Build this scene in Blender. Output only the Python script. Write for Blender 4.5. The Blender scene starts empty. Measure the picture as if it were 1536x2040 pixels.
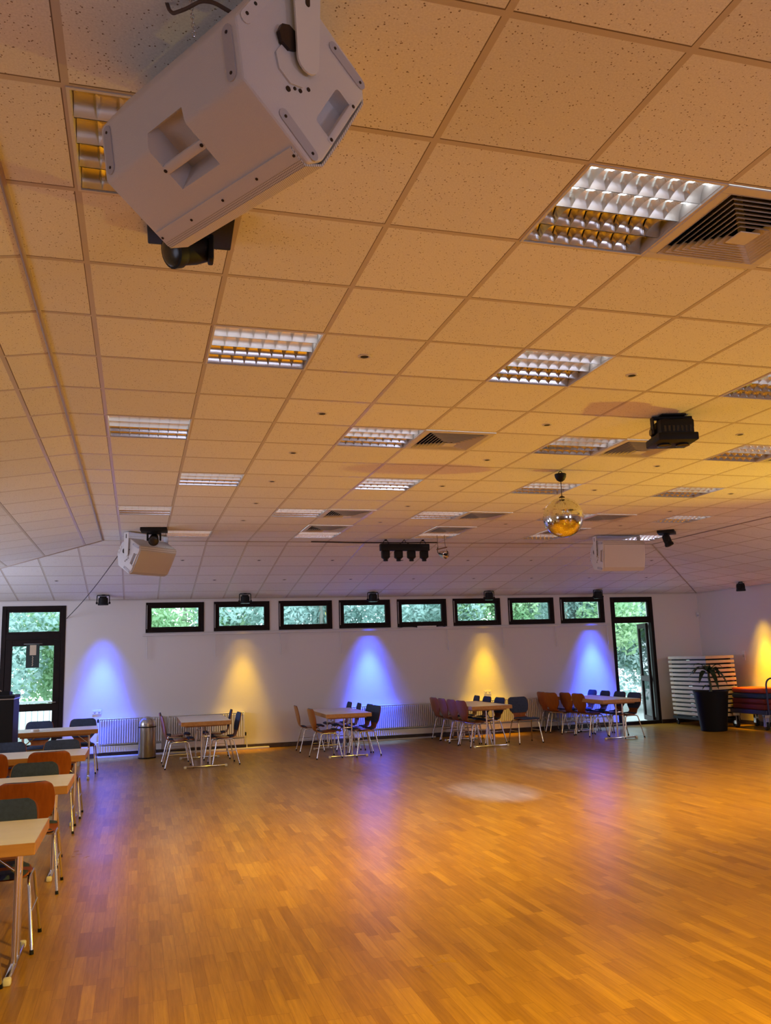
import bpy, bmesh, math, random
from mathutils import Vector, Matrix
R = math.radians
PI = math.pi
rnd = random.Random(7)
SC = bpy.context.scene
COL = SC.collection

# ------------------------------------------------------------------ camera, world, lights, exposure
cam_d = bpy.data.cameras.new('camera')
cam = bpy.data.objects.new('camera', cam_d)
COL.objects.link(cam)
cam_d.sensor_fit = 'VERTICAL'
cam_d.sensor_height = 24.0
cam_d.lens = 24.0 * 1680.65 / 2040.0
cam_d.clip_start = 0.05
CX, CY, CZ = 0.2490, -1.9678, 1.6834
roll, pitch, yaw = -0.0327, 0.1694, 0.2880
fwd = Vector((math.sin(yaw) * math.cos(pitch), math.cos(yaw) * math.cos(pitch), math.sin(pitch)))
rgt = Vector((math.cos(yaw), -math.sin(yaw), 0))
upv = rgt.cross(fwd)
r2 = rgt * math.cos(roll) + upv * math.sin(roll)
u2 = -rgt * math.sin(roll) + upv * math.cos(roll)
mw = Matrix((r2, u2, -fwd)).transposed().to_4x4()
mw.translation = (CX, CY, CZ)
cam.matrix_world = mw
SC.camera = cam

SC.view_settings.view_transform = 'Standard'
SC.view_settings.look = 'None'
SC.view_settings.gamma = 1.0
SC.view_settings.use_curve_mapping = False
SC.view_settings.exposure = 0.0
SC.cycles.max_bounces = 8
SC.cycles.diffuse_bounces = 4
SC.cycles.glossy_bounces = 4
SC.cycles.transmission_bounces = 6
SC.cycles.caustics_reflective = False
SC.cycles.caustics_refractive = False
SC.cycles.sample_clamp_indirect = 4.0

W = bpy.data.worlds.new('sky')
SC.world = W
W.use_nodes = True
bg = W.node_tree.nodes['Background']
bg.inputs[0].default_value = (0.72, 0.90, 1.0, 1)
bg.inputs[1].default_value = 5.4

ZC, ZT, ZS, YW = 3.5076, 2.9148, 2.2562, 15.0445     # flat ceiling, wall top, window ledge, back wall
XL, XR, YN = -4.265, 12.83, -5.0                     # left wall, right wall, near wall
CRL, CRR, CRY = -0.27, 9.05, 11.05                   # creases of the flat ceiling
T = 0.625                                            # ceiling tile

def spot(name, loc, aim, power, color, size, blend, radius):
    d = bpy.data.lights.new(name, 'SPOT')
    d.energy = power; d.color = color; d.spot_size = R(size); d.spot_blend = blend; d.shadow_soft_size = radius
    o = bpy.data.objects.new(name, d); COL.objects.link(o)
    o.location = loc
    o.rotation_euler = (Vector(aim) - Vector(loc)).to_track_quat('-Z', 'Y').to_euler()
    return o

def area(name, loc, aim, power, color, sx, sy):
    d = bpy.data.lights.new(name, 'AREA')
    d.shape = 'RECTANGLE'; d.size = sx; d.size_y = sy; d.energy = power; d.color = color
    o = bpy.data.objects.new(name, d); COL.objects.link(o)
    o.location = loc
    o.rotation_euler = (Vector(aim) - Vector(loc)).to_track_quat('-Z', 'Y').to_euler()
    return o

AMB = (1.0, 0.66, 0.03)
BLUE = (0.028, 0.085, 1.0)
YEL = (1.0, 0.56, 0.0)
# unseen cool fill lamps added at the left, right and near walls
for wy, p in ((1.0, 22), (8.6, 70), (12.4, 95)):
    area('cool_fill', (XL + 0.12, wy, 1.8), (12, wy + 2.5, 1.6), p, (0.66, 0.74, 1.0), 2.2, 1.4)
area('cool_fill', (XR - 0.12, 6.5, 1.8), (5.5, YW, 1.5), 70, (0.74, 0.76, 1.0), 2.2, 1.4)
for wx, p in ((1.6, 24), (6.8, 72)):
    area('cool_fill', (wx, YN + 0.12, 1.9), (wx, 6, 1.7), p, (0.70, 0.74, 1.0), 2.0, 1.3)
# unseen amber spots without fixtures, added to light the near half of the dance floor
for ax, ay, tx, ty, p, sz in ((6.0, 5.6, 5.6, 7.0, 620, 108), (9.2, 4.4, 9.2, 5.8, 760, 108), (2.2, 4.8, 2.3, 6.2, 700, 106), (7.4, -0.6, 7.2, 1.6, 820, 112), (2.4, -0.4, 2.0, 1.6, 1080, 112)):
    spot('amber_beam', (ax, ay, 3.42), (tx, ty, 0), p, AMB, sz, 1.0, 0.06)
# unseen amber fill by the right wall, added to warm and brighten the ceiling
spot('ceiling_fill', (12.3, 5.0, 0.35), (4.6, 4.6, ZC), 1600, (1.0, 0.68, 0.04), 62, 1.0, 0.12)
spot('white_beam', (4.32, 3.65, 3.22), (4.50, 8.05, 0), 21000, (0.018, 0.080, 1.0), 13, 1.0, 0.03)
spot('white_beam', (4.32, 3.65, 3.22), (6.50, 10.4, 0), 16000, (0.018, 0.080, 1.0), 10, 1.0, 0.03)
# wash lights: a narrow core and a wide faint field from each lamp
WD = 0.45
WASH = [(-0.37, BLUE, 1550), (2.25, YEL, 235), (4.83, BLUE, 1900), (7.38, YEL, 340), (9.97, BLUE, 2100)]
for wx, c, p in WASH:
    spot('wash_core', (wx, YW - WD, 2.75), (wx, YW, -0.6), p * 1.45, c, 38, 1.0, 0.06)
    spot('wash_field', (wx, YW - WD, 2.75), (wx, YW, 0.4), p * 0.17, c, 56, 1.0, 0.06)
spot('wash_core', (XR - WD, 12.95, 2.75), (XR, 12.88, -0.6), 800, YEL, 38, 1.0, 0.06)
spot('wash_field', (XR - WD, 12.95, 2.75), (XR, 12.88, 0.4), 140, YEL, 56, 1.0, 0.06)

# ------------------------------------------------------------------ materials
def mat(name, col, rough=0.5, metal=0.0, spec=0.5, bump=None, var=None, trans=0.0, coat=0.0):
    m = bpy.data.materials.new(name); m.use_nodes = True
    nt = m.node_tree; b = nt.nodes['Principled BSDF']
    b.inputs['Base Color'].default_value = (*col, 1)
    b.inputs['Roughness'].default_value = rough
    b.inputs['Metallic'].default_value = metal
    b.inputs['Specular IOR Level'].default_value = spec
    b.inputs['Coat Weight'].default_value = coat
    if trans: b.inputs['Transmission Weight'].default_value = trans
    tc = nt.nodes.new('ShaderNodeTexCoord')
    if var:                                   # (scale, amount): slight colour mottling
        n = nt.nodes.new('ShaderNodeTexNoise'); n.inputs['Scale'].default_value = var[0]; n.inputs['Detail'].default_value = 5
        nt.links.new(tc.outputs['Object'], n.inputs['Vector'])
        r = nt.nodes.new('ShaderNodeValToRGB')
        a = 1 - var[1]; c2 = 1 + var[1]
        r.color_ramp.elements[0].position = 0.3; r.color_ramp.elements[1].position = 0.7
        r.color_ramp.elements[0].color = (*[min(1, x * a) for x in col], 1)
        r.color_ramp.elements[1].color = (*[min(1, x * c2) for x in col], 1)
        nt.links.new(n.outputs['Fac'], r.inputs['Fac']); nt.links.new(r.outputs['Color'], b.inputs['Base Color'])
    if bump:                                  # (scale, strength)
        n = nt.nodes.new('ShaderNodeTexNoise'); n.inputs['Scale'].default_value = bump[0]; n.inputs['Detail'].default_value = 3
        nt.links.new(tc.outputs['Object'], n.inputs['Vector'])
        bp = nt.nodes.new('ShaderNodeBump'); bp.inputs['Strength'].default_value = bump[1]; bp.inputs['Distance'].default_value = 0.01
        nt.links.new(n.outputs['Fac'], bp.inputs['Height']); nt.links.new(bp.outputs['Normal'], b.inputs['Normal'])
    return m

class NT:
    """short-hand for node graphs"""
    def __init__(s, m): s.nt = m.node_tree; s.b = s.nt.nodes['Principled BSDF']
    def new(s, t, **kw):
        n = s.nt.nodes.new('ShaderNode' + t)
        for k, v in kw.items(): setattr(n, k, v)
        return n
    def link(s, a, b): s.nt.links.new(a, b)
    def val(s, sock, v):
        if hasattr(v, 'is_linked') or hasattr(v, 'links'): s.link(v, sock)
        else: sock.default_value = v
    def math(s, op, a, b=None, c=None):
        n = s.new('Math', operation=op); s.val(n.inputs[0], a)
        if b is not None: s.val(n.inputs[1], b)
        if c is not None: s.val(n.inputs[2], c)
        return n.outputs[0]
    def mix(s, f, a, b, mode='MIX'):
        n = s.new('Mix', data_type='RGBA', blend_type=mode)
        s.val(n.inputs[0], f); s.val(n.inputs[6], a); s.val(n.inputs[7], b)
        return n.outputs[2]

def mat_floor():
    m = mat('parquet', (0.45, 0.2, 0.05), 0.3); g = NT(m)
    tc = g.new('TexCoord'); sp = g.new('SeparateXYZ'); g.link(tc.outputs['Object'], sp.inputs[0])
    x, y = sp.outputs[0], sp.outputs[1]
    row = g.math('FLOOR', g.math('DIVIDE', x, 0.071))
    wn = g.new('TexWhiteNoise', noise_dimensions='1D'); g.link(row, wn.inputs['W'])
    yy = g.math('ADD', g.math('DIVIDE', y, 0.47), g.math('MULTIPLY', wn.outputs['Value'], 7.3))
    colm = g.math('FLOOR', yy)
    cv = g.new('CombineXYZ'); g.link(row, cv.inputs[0]); g.link(colm, cv.inputs[1])
    w2 = g.new('TexWhiteNoise', noise_dimensions='2D'); g.link(cv.outputs[0], w2.inputs['Vector'])
    rp = g.new('ValToRGB'); e = rp.color_ramp.elements
    e[0].position = 0.0; e[0].color = (0.33, 0.160, 0.016, 1)
    e[1].position = 1.0; e[1].color = (0.51, 0.272, 0.030, 1)
    k = e.new(0.25); k.color = (0.40, 0.200, 0.021, 1)
    k = e.new(0.8); k.color = (0.44, 0.228, 0.025, 1)
    g.link(w2.outputs['Value'], rp.inputs[0])
    mp = g.new('Mapping'); mp.inputs['Scale'].default_value = (60, 3.0, 1); g.link(tc.outputs['Object'], mp.inputs[0])
    off = g.new('Vector' + 'Math', operation='ADD'); g.link(mp.outputs[0], off.inputs[0]); 
    sc = g.new('VectorMath', operation='SCALE'); sc.inputs['Scale'].default_value = 40; g.link(w2.outputs['Color'], sc.inputs[0]); g.link(sc.outputs[0], off.inputs[1])
    gr = g.new('TexNoise'); gr.inputs['Scale'].default_value = 1.0; gr.inputs['Detail'].default_value = 6; gr.inputs['Roughness'].default_value = 0.65
    g.link(off.outputs[0], gr.inputs['Vector'])
    r2_ = g.new('ValToRGB'); r2_.color_ramp.elements[0].color = (0.74, 0.70, 0.66, 1); r2_.color_ramp.elements[1].color = (1.10, 1.10, 1.10, 1)
    r2_.color_ramp.elements[0].position = 0.3; r2_.color_ramp.elements[1].position = 0.68
    g.link(gr.outputs['Fac'], r2_.inputs[0])
    c = g.mix(1.0, rp.outputs[0], r2_.outputs[0], 'MULTIPLY')
    # hairline joints
    fx = g.math('FRACT', g.math('DIVIDE', x, 0.071)); fy = g.math('FRACT', yy)
    jx = g.math('LESS_THAN', g.math('ABSOLUTE', g.math('SUBTRACT', fx, 0.5)), 0.488)
    jy = g.math('LESS_THAN', g.math('ABSOLUTE', g.math('SUBTRACT', fy, 0.5)), 0.497)
    j = g.math('MULTIPLY', jx, jy)
    c = g.mix(j, (0.24, 0.10, 0.012, 1), c)
    g.link(c, g.b.inputs['Base Color'])
    n2 = g.new('TexNoise'); n2.inputs['Scale'].default_value = 1.3; n2.inputs['Detail'].default_value = 4; g.link(tc.outputs['Object'], n2.inputs['Vector'])
    rr = g.new('MapRange'); rr.inputs['To Min'].default_value = 0.24; rr.inputs['To Max'].default_value = 0.36; g.link(n2.outputs['Fac'], rr.inputs['Value'])
    g.link(rr.outputs[0], g.b.inputs['Roughness'])
    g.b.inputs['Specular IOR Level'].default_value = 0.15
    bp = g.new('Bump'); bp.inputs['Strength'].default_value = 0.05; bp.inputs['Distance'].default_value = 0.002
    g.link(j, bp.inputs['Height']); g.link(bp.outputs[0], g.b.inputs['Normal'])
    return m

def mat_ceiling():
    m = mat('mineral_tiles', (0.8, 0.78, 0.74), 0.85); g = NT(m)
    uv = g.new('UVMap'); sp = g.new('SeparateXYZ'); g.link(uv.outputs[0], sp.inputs[0])
    def lines(c, half):
        f = g.math('FRACT', g.math('ADD', c, 0.5))
        d = g.math('SUBTRACT', f, 0.5)
        return d
    du, dv = lines(sp.outputs[0], 0), lines(sp.outputs[1], 0)
    tu = g.math('LESS_THAN', g.math('ABSOLUTE', du), 0.0195)
    tv = g.math('LESS_THAN', g.math('ABSOLUTE', dv), 0.0195)
    tee = g.math('MAXIMUM', tu, tv)
    # shadow line painted along one side of each bar, at the tile edge
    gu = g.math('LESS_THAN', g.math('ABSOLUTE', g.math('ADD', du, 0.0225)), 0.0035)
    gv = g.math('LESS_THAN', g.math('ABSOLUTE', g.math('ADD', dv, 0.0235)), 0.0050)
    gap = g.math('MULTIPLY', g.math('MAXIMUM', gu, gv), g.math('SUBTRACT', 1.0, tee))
    vo = g.new('TexVoronoi'); vo.inputs['Scale'].default_value = 58; vo.inputs['Randomness'].default_value = 1.0; g.link(uv.outputs[0], vo.inputs['Vector'])
    wn = g.new('TexWhiteNoise', noise_dimensions='3D'); g.link(vo.outputs['Position'], wn.inputs['Vector'])
    th = g.math('MULTIPLY', g.math('POWER', wn.outputs['Value'], 1.8), 0.30)
    dot = g.math('LESS_THAN', vo.outputs['Distance'], th)
    nz = g.new('TexNoise'); nz.inputs['Scale'].default_value = 90; nz.inputs['Detail'].default_value = 4; g.link(uv.outputs[0], nz.inputs['Vector'])
    rp = g.new('ValToRGB'); rp.color_ramp.elements[0].position = 0.3; rp.color_ramp.elements[1].position = 0.7
    rp.color_ramp.elements[0].color = (0.77, 0.755, 0.73, 1); rp.color_ramp.elements[1].color = (0.90, 0.885, 0.85, 1)
    g.link(nz.outputs['Fac'], rp.inputs[0])
    fu = g.new('CombineXYZ'); g.link(g.math('FLOOR', sp.outputs[0]), fu.inputs[0]); g.link(g.math('FLOOR', sp.outputs[1]), fu.inputs[1])
    w3 = g.new('TexWhiteNoise', noise_dimensions='2D'); g.link(fu.outputs[0], w3.inputs['Vector'])
    mr = g.new('MapRange'); mr.inputs['To Min'].default_value = 0.95; mr.inputs['To Max'].default_value = 1.03; g.link(w3.outputs['Value'], mr.inputs['Value'])
    c = g.mix(1.0, rp.outputs[0], mr.outputs[0], 'MULTIPLY')
    c = g.mix(dot, c, (0.27, 0.21, 0.16, 1))
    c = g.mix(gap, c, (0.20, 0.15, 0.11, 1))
    c = g.mix(tee, c, (0.60, 0.53, 0.45, 1))
    g.link(c, g.b.inputs['Base Color'])
    ro = g.math('SUBTRACT', 0.9, g.math('MULTIPLY', tee, 0.5))
    g.link(ro, g.b.inputs['Roughness'])
    g.b.inputs['Specular IOR Level'].default_value = 0.35
    return m

def mat_wall():
    m = mat('painted_blockwork', (0.74, 0.71, 0.69), 0.75); g = NT(m)
    tc = g.new('TexCoord')
    mp = g.new('Mapping'); mp.inputs['Rotation'].default_value = (R(90), 0, 0); g.link(tc.outputs['Object'], mp.inputs[0])
    sp = g.new('SeparateXYZ'); g.link(tc.outputs['Object'], sp.inputs[0])
    f = g.math('FRACT', g.math('DIVIDE', sp.outputs[2], 0.083))
    d = g.math('LESS_THAN', f, 0.12)
    nz = g.new('TexNoise'); nz.inputs['Scale'].default_value = 30; nz.inputs['Detail'].default_value = 4; g.link(tc.outputs['Object'], nz.inputs['Vector'])
    h = g.math('ADD', g.math('MULTIPLY', nz.outputs['Fac'], 0.6), g.math('MULTIPLY', d, -0.35))
    bp = g.new('Bump'); bp.inputs['Strength'].default_value = 0.10; bp.inputs['Distance'].default_value = 0.006
    g.link(h, bp.inputs['Height']); g.link(bp.outputs[0], g.b.inputs['Normal'])
    return m

def mat_wood(name, c1, c2, axis=0, scale=14, rough=0.4):
    m = mat(name, c1, rough); g = NT(m)
    tc = g.new('TexCoord'); mp = g.new('Mapping'); s = [scale * 4] * 3; s[axis] = scale * 0.25
    mp.inputs['Scale'].default_value = s; g.link(tc.outputs['Object'], mp.inputs[0])
    n = g.new('TexNoise'); n.inputs['Scale'].default_value = 1; n.inputs['Detail'].default_value = 5; g.link(mp.outputs[0], n.inputs['Vector'])
    r = g.new('ValToRGB'); r.color_ramp.elements[0].position = 0.3; r.color_ramp.elements[1].position = 0.7
    r.color_ramp.elements[0].color = (*c1, 1); r.color_ramp.elements[1].color = (*c2, 1)
    g.link(n.outputs['Fac'], r.inputs[0]); g.link(r.outputs[0], g.b.inputs['Base Color'])
    return m

def mat_grille():
    m = mat('perforated_white', (0.74, 0.72, 0.72), 0.45); g = NT(m)
    tc = g.new('TexCoord'); sp = g.new('SeparateXYZ'); g.link(tc.outputs['Object'], sp.inputs[0])
    s = 0.0062
    u = g.math('DIVIDE', sp.outputs[0], s); v = g.math('DIVIDE', g.math('ADD', sp.outputs[1], sp.outputs[2]), s)
    ru = g.math('MULTIPLY', g.math('MODULO', g.math('FLOOR', v), 2.0), 0.5)
    fu = g.math('SUBTRACT', g.math('FRACT', g.math('ADD', u, ru)), 0.5); fv = g.math('SUBTRACT', g.math('FRACT', v), 0.5)
    d = g.math('SQRT', g.math('ADD', g.math('MULTIPLY', fu, fu), g.math('MULTIPLY', fv, fv)))
    hole = g.math('LESS_THAN', d, 0.33)
    g.link(g.mix(hole, (0.74, 0.72, 0.72, 1), (0.30, 0.28, 0.27, 1)), g.b.inputs['Base Color'])
    return m

def mat_leaf(name, c1, c2):
    m = mat(name, c1, 0.5); g = NT(m)
    oi = g.new('ObjectInfo'); ge = g.new('NewGeometry')
    n = g.new('TexNoise'); n.inputs['Scale'].default_value = 2.2; n.inputs['Detail'].default_value = 6; g.link(ge.outputs['Position'], n.inputs['Vector'])
    r = g.new('ValToRGB'); r.color_ramp.elements[0].position = 0.35; r.color_ramp.elements[1].position = 0.65
    r.color_ramp.elements[0].color = (*c1, 1); r.color_ramp.elements[1].color = (*c2, 1)
    g.link(n.outputs['Fac'], r.inputs[0]); g.link(r.outputs[0], g.b.inputs['Base Color'])
    tr = g.new('BsdfTranslucent'); g.link(r.outputs[0], tr.inputs[0])
    mx = g.new('MixShader'); mx.inputs[0].default_value = 0.45
    g.link(g.b.outputs[0], mx.inputs[1]); g.link(tr.outputs[0], mx.inputs[2])
    g.link(mx.outputs[0], g.nt.nodes['Material Output'].inputs['Surface'])
    return m

def mat_glass():
    m = bpy.data.materials.new('window_glass'); m.use_nodes = True
    nt = m.node_tree; nt.nodes.remove(nt.nodes['Principled BSDF'])
    t = nt.nodes.new('ShaderNodeBsdfTransparent'); t.inputs[0].default_value = (0.93, 0.97, 0.96, 1)
    gl = nt.nodes.new('ShaderNodeBsdfGlossy'); gl.inputs['Roughness'].default_value = 0.02
    fr = nt.nodes.new('ShaderNodeFresnel'); fr.inputs[0].default_value = 1.35
    mx = nt.nodes.new('ShaderNodeMixShader')
    nt.links.new(fr.outputs[0], mx.inputs[0]); nt.links.new(t.outputs[0], mx.inputs[1]); nt.links.new(gl.outputs[0], mx.inputs[2])
    nt.links.new(mx.outputs[0], nt.nodes['Material Output'].inputs['Surface'])
    return m

def mat_lit():
    m = mat('lit_tube', (0.9, 0.9, 0.88), 0.3)
    b = m.node_tree.nodes['Principled BSDF']; b.inputs['Emission Color'].default_value = (0.93, 0.97, 1.0, 1); b.inputs['Emission Strength'].default_value = 6.0
    return m
M = dict(
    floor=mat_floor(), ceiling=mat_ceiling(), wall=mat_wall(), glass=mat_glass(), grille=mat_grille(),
    frame=mat('dark_brown_timber', (0.010, 0.004, 0.003), 0.6, spec=0.2, var=(9, 0.35)),
    base=mat('dark_skirting', (0.05, 0.026, 0.02), 0.5, var=(12, 0.3)),
    white=mat('white_paint', (0.76, 0.75, 0.75), 0.4, bump=(60, 0.03)),
    trim=mat('white_trim', (0.66, 0.64, 0.63), 0.55, bump=(40, 0.05)),
    cab=mat('white_textured_cabinet', (0.72, 0.70, 0.72), 0.6, bump=(420, 0.25)),
    cabstrip=mat('pale_grey_plastic', (0.50, 0.49, 0.55), 0.6, bump=(200, 0.1)),
    screw=mat('dark_screw', (0.05, 0.035, 0.03), 0.4, 0.7),
    black=mat('black_plastic', (0.006, 0.006, 0.007), 0.55, spec=0.25, bump=(120, 0.05)),
    blackgloss=mat('black_gloss', (0.02, 0.02, 0.022), 0.22, bump=(60, 0.02)),
    chrome=mat('chrome_tube', (0.72, 0.70, 0.70), 0.17, 1.0, bump=(30, 0.02)),
    steel=mat('brushed_steel', (0.52, 0.50, 0.47), 0.28, 1.0, var=(3, 0.12)),
    alu=mat('mirror_aluminium', (0.86, 0.86, 0.84), 0.20, 1.0, bump=(18, 0.04)),
    satin=mat('satin_aluminium', (0.88, 0.88, 0.87), 0.42, 1.0, bump=(18, 0.04)),
    alutrim=mat('painted_light_frame', (0.72, 0.69, 0.66), 0.4, bump=(30, 0.02)),
    lit=mat_lit(),
    tube=mat('tube_glass', (0.88, 0.86, 0.70), 0.3, bump=(10, 0.02)),
    cavity=mat('dark_cavity', (0.02, 0.015, 0.012), 0.9, bump=(10, 0.02)),
    vent=mat('vent_paint', (0.66, 0.62, 0.57), 0.45, bump=(30, 0.02)),
    shell=mat_wood('teak_veneer', (0.25, 0.060, 0.007), (0.34, 0.088, 0.012), 2, 10, 0.33),
    fabric=mat('slate_blue_cloth', (0.036, 0.058, 0.120), 0.9, bump=(300, 0.3), var=(40, 0.2)),
    ttop=mat('cream_laminate', (0.84, 0.79, 0.70), 0.38, var=(6, 0.04)),
    tedge=mat_wood('beech_edge', (0.44, 0.20, 0.055), (0.55, 0.27, 0.08), 0, 8, 0.42),
    cap=mat('white_rubber_cap', (0.72, 0.68, 0.60), 0.6, bump=(40, 0.05)),
    paper=mat('paper', (0.78, 0.76, 0.72), 0.8, bump=(30, 0.03)),
    poster=mat('dark_green_poster', (0.008, 0.022, 0.018), 0.5, bump=(30, 0.02)),
    note=mat('beige_note', (0.62, 0.50, 0.34), 0.8, bump=(30, 0.02)),
    planter=mat('black_planter', (0.005, 0.005, 0.006), 0.6, spec=0.2, bump=(20, 0.03)),
    soil=mat('potting_soil', (0.03, 0.02, 0.013), 0.95, bump=(60, 0.6)),
    palm=mat('dark_green_leaf', (0.035, 0.070, 0.022), 0.45, var=(8, 0.4)),
    stem=mat('green_stem', (0.06, 0.08, 0.035), 0.6, var=(20, 0.3)),
    board=mat('pale_board', (0.62, 0.50, 0.36), 0.5, var=(6, 0.08)),
    red=mat('red_mat', (0.42, 0.045, 0.012), 0.7, bump=(60, 0.1)),
    blue=mat('blue_mat', (0.020, 0.050, 0.110), 0.7, bump=(60, 0.1)),
    darkred=mat('dark_red_mat', (0.16, 0.015, 0.010), 0.7, bump=(60, 0.1)),
    deck=mat('dark_blue_paint', (0.022, 0.028, 0.10), 0.45, bump=(40, 0.05)),
    mirror=mat('mirror_facets', (0.86, 0.86, 0.88), 0.06, 1.0),
    cable=mat('dark_cable', (0.025, 0.015, 0.012), 0.6, bump=(60, 0.05)),
    bcable=mat('brown_cable', (0.10, 0.055, 0.035), 0.6, bump=(60, 0.05)),
    brass=mat('bronze_bracket', (0.16, 0.07, 0.03), 0.5, 0.3, bump=(30, 0.05)),
    card=mat('cardboard', (0.50, 0.42, 0.34), 0.8, var=(5, 0.1)),
    leafa=mat_leaf('pale_leaves', (0.34, 0.50, 0.45), (0.54, 0.68, 0.66)),
    leafb=mat_leaf('green_leaves', (0.28, 0.48, 0.26), (0.52, 0.68, 0.42)),
    leafc=mat_leaf('teal_leaves', (0.34, 0.50, 0.46), (0.54, 0.68, 0.66)),
    bark=mat('grey_bark', (0.26, 0.25, 0.22), 0.9, bump=(14, 0.7), var=(6, 0.3)),
    paving=mat('outdoor_paving', (0.30, 0.31, 0.30), 0.8, var=(4, 0.12)),
    rail=mat('grey_railing', (0.42, 0.44, 0.44), 0.5, bump=(20, 0.02)),
)

# ------------------------------------------------------------------ mesh helpers
def bm_new(): return bmesh.new()

def bx(bm, lo, hi, bev=0.0, mi=0, mtx=None, seg=2):
    lo, hi = Vector(lo), Vector(hi)
    c = (lo + hi) / 2; d = hi - lo
    g = bmesh.ops.create_cube(bm, size=1.0)
    vs = g['verts']
    bmesh.ops.scale(bm, vec=d, verts=vs); bmesh.ops.translate(bm, vec=c, verts=vs)
    fs = list({f for v in vs for f in v.link_faces})
    if bev > 0:
        es = list({e for v in vs for e in v.link_edges})
        r = bmesh.ops.bevel(bm, geom=es, offset=min(bev, min(d) * 0.49), segments=seg, affect='EDGES', profile=0.5)
        fs = list({f for f in r['faces']} | {f for f in fs if f.is_valid})
        vs = list({v for f in fs for v in f.verts})
        fs = list({f for v in vs for f in v.link_faces})
    for f in fs: f.material_index = mi
    if mtx is not None: bmesh.ops.transform(bm, matrix=mtx, verts=vs)
    return vs

def tube(bm, pts, r, n=10, mi=0, closed=False, cap=True):
    pts = [Vector(p) for p in pts]; k = len(pts)
    rings = []
    prev = None
    for i, p in enumerate(pts):
        if closed: d = pts[(i + 1) % k] - pts[i - 1]
        elif i == 0: d = pts[1] - p
        elif i == k - 1: d = p - pts[i - 1]
        else: d = (pts[i + 1] - p).normalized() + (p - pts[i - 1]).normalized()
        d.normalize()
        if prev is None:
            a = Vector((0, 0, 1)) if abs(d.z) < 0.9 else Vector((1, 0, 0))
            x = d.cross(a).normalized()
        else:
            x = (prev - d * prev.dot(d)).normalized()
        prev = x; y = d.cross(x)
        rr = r[i] if isinstance(r, (list, tuple)) else r
        rings.append([bm.verts.new(p + (x * math.cos(2 * PI * j / n) + y * math.sin(2 * PI * j / n)) * rr) for j in range(n)])
    m = k if closed else k - 1
    for i in range(m):
        A, B = rings[i], rings[(i + 1) % k]
        for j in range(n):
            f = bm.faces.new((A[j], A[(j + 1) % n], B[(j + 1) % n], B[j])); f.material_index = mi; f.smooth = True
    if cap and not closed:
        for ring, fl in ((rings[0], True), (rings[-1], False)):
            f = bm.faces.new(ring[::-1] if fl else ring); f.material_index = mi

def arc(pts, rad, n=5):
    """round the inner corners of a polyline"""
    pts = [Vector(p) for p in pts]; out = [pts[0]]
    for i in range(1, len(pts) - 1):
        a, b, c = pts[i - 1], pts[i], pts[i + 1]
        d1 = (a - b); d2 = (c - b); t = min(rad, d1.length * 0.45, d2.length * 0.45)
        p1 = b + d1.normalized() * t; p2 = b + d2.normalized() * t
        for k in range(n + 1):
            s = k / n
            out.append(p1 * (1 - s) ** 2 + b * 2 * s * (1 - s) + p2 * s * s)
    out.append(pts[-1]); return out

def lathe(bm, prof, c=(0, 0, 0), n=32, mi=0, axis='z'):
    rings = []
    for r, z in prof:
        ring = []
        for j in range(n):
            a = 2 * PI * j / n
            p = (r * math.cos(a), r * math.sin(a), z)
            if axis == 'x': p = (p[2], p[0], p[1])
            if axis == 'y': p = (p[0], p[2], -p[1])
            ring.append(bm.verts.new(Vector(p) + Vector(c)))
        rings.append(ring)
    for A, B in zip(rings, rings[1:]):
        for j in range(n):
            f = bm.faces.new((A[j], A[(j + 1) % n], B[(j + 1) % n], B[j])); f.material_index = mi; f.smooth = True
    f = bm.faces.new(rings[0][::-1]); f.material_index = mi
    f = bm.faces.new(rings[-1]); f.material_index = mi

def prism(bm, poly, fn, h0, h1, mi=0):
    """poly in 2D, fn(u,v,h)->xyz"""
    A = [bm.verts.new(fn(u, v, h0)) for u, v in poly]; B = [bm.verts.new(fn(u, v, h1)) for u, v in poly]
    n = len(poly); fs = []
    fs.append(bm.faces.new(A[::-1])); fs.append(bm.faces.new(B))
    for i in range(n): fs.append(bm.faces.new((A[i], A[(i + 1) % n], B[(i + 1) % n], B[i])))
    for f in fs: f.material_index = mi
    return A + B

def slot_poly(u, v, L, w, ang=0, n=6):
    """stadium outline centred at u,v"""
    out = []
    for s in (1, -1):
        for k in range(n + 1):
            a = -PI / 2 + PI * k / n
            x = (L / 2 - w / 2) * s + math.cos(a) * w / 2 * s; y = math.sin(a) * w / 2 * s
            out.append((u + x * math.cos(ang) - y * math.sin(ang), v + x * math.sin(ang) + y * math.cos(ang)))
    return out

def disc_poly(u, v, r, n=10): return [(u + r * math.cos(2 * PI * k / n), v + r * math.sin(2 * PI * k / n)) for k in range(n)]

def obj(name, bm, mats, parent=None, loc=None, rotz=None, smooth=None, mtx=None):
    bmesh.ops.recalc_face_normals(bm, faces=bm.faces)
    me = bpy.data.meshes.new(name); bm.to_mesh(me); bm.free()
    for m in (mats if isinstance(mats, (list, tuple)) else [mats]): me.materials.append(m)
    if smooth is not None:
        me.shade_smooth(); me.set_sharp_from_angle(angle=R(smooth))
    o = bpy.data.objects.new(name, me); COL.objects.link(o)
    if parent: o.parent = parent
    if loc is not None: o.location = loc
    if rotz is not None: o.rotation_euler = (0, 0, rotz)
    if mtx is not None: o.matrix_world = mtx
    return o

def tag(o, label, cat, group=None):
    o['label'] = label; o['category'] = cat
    if group: o['group'] = group
    return o

def thing(name, label, cat, loc=(0, 0, 0), rotz=0.0, group=None):
    o = bpy.data.objects.new(name, None); COL.objects.link(o)
    o.empty_display_size = 0.1
    o.location = loc; o.rotation_euler = (0, 0, rotz)
    return tag(o, label, cat, group)

def struct(o): o['kind'] = 'structure'; return o

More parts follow.
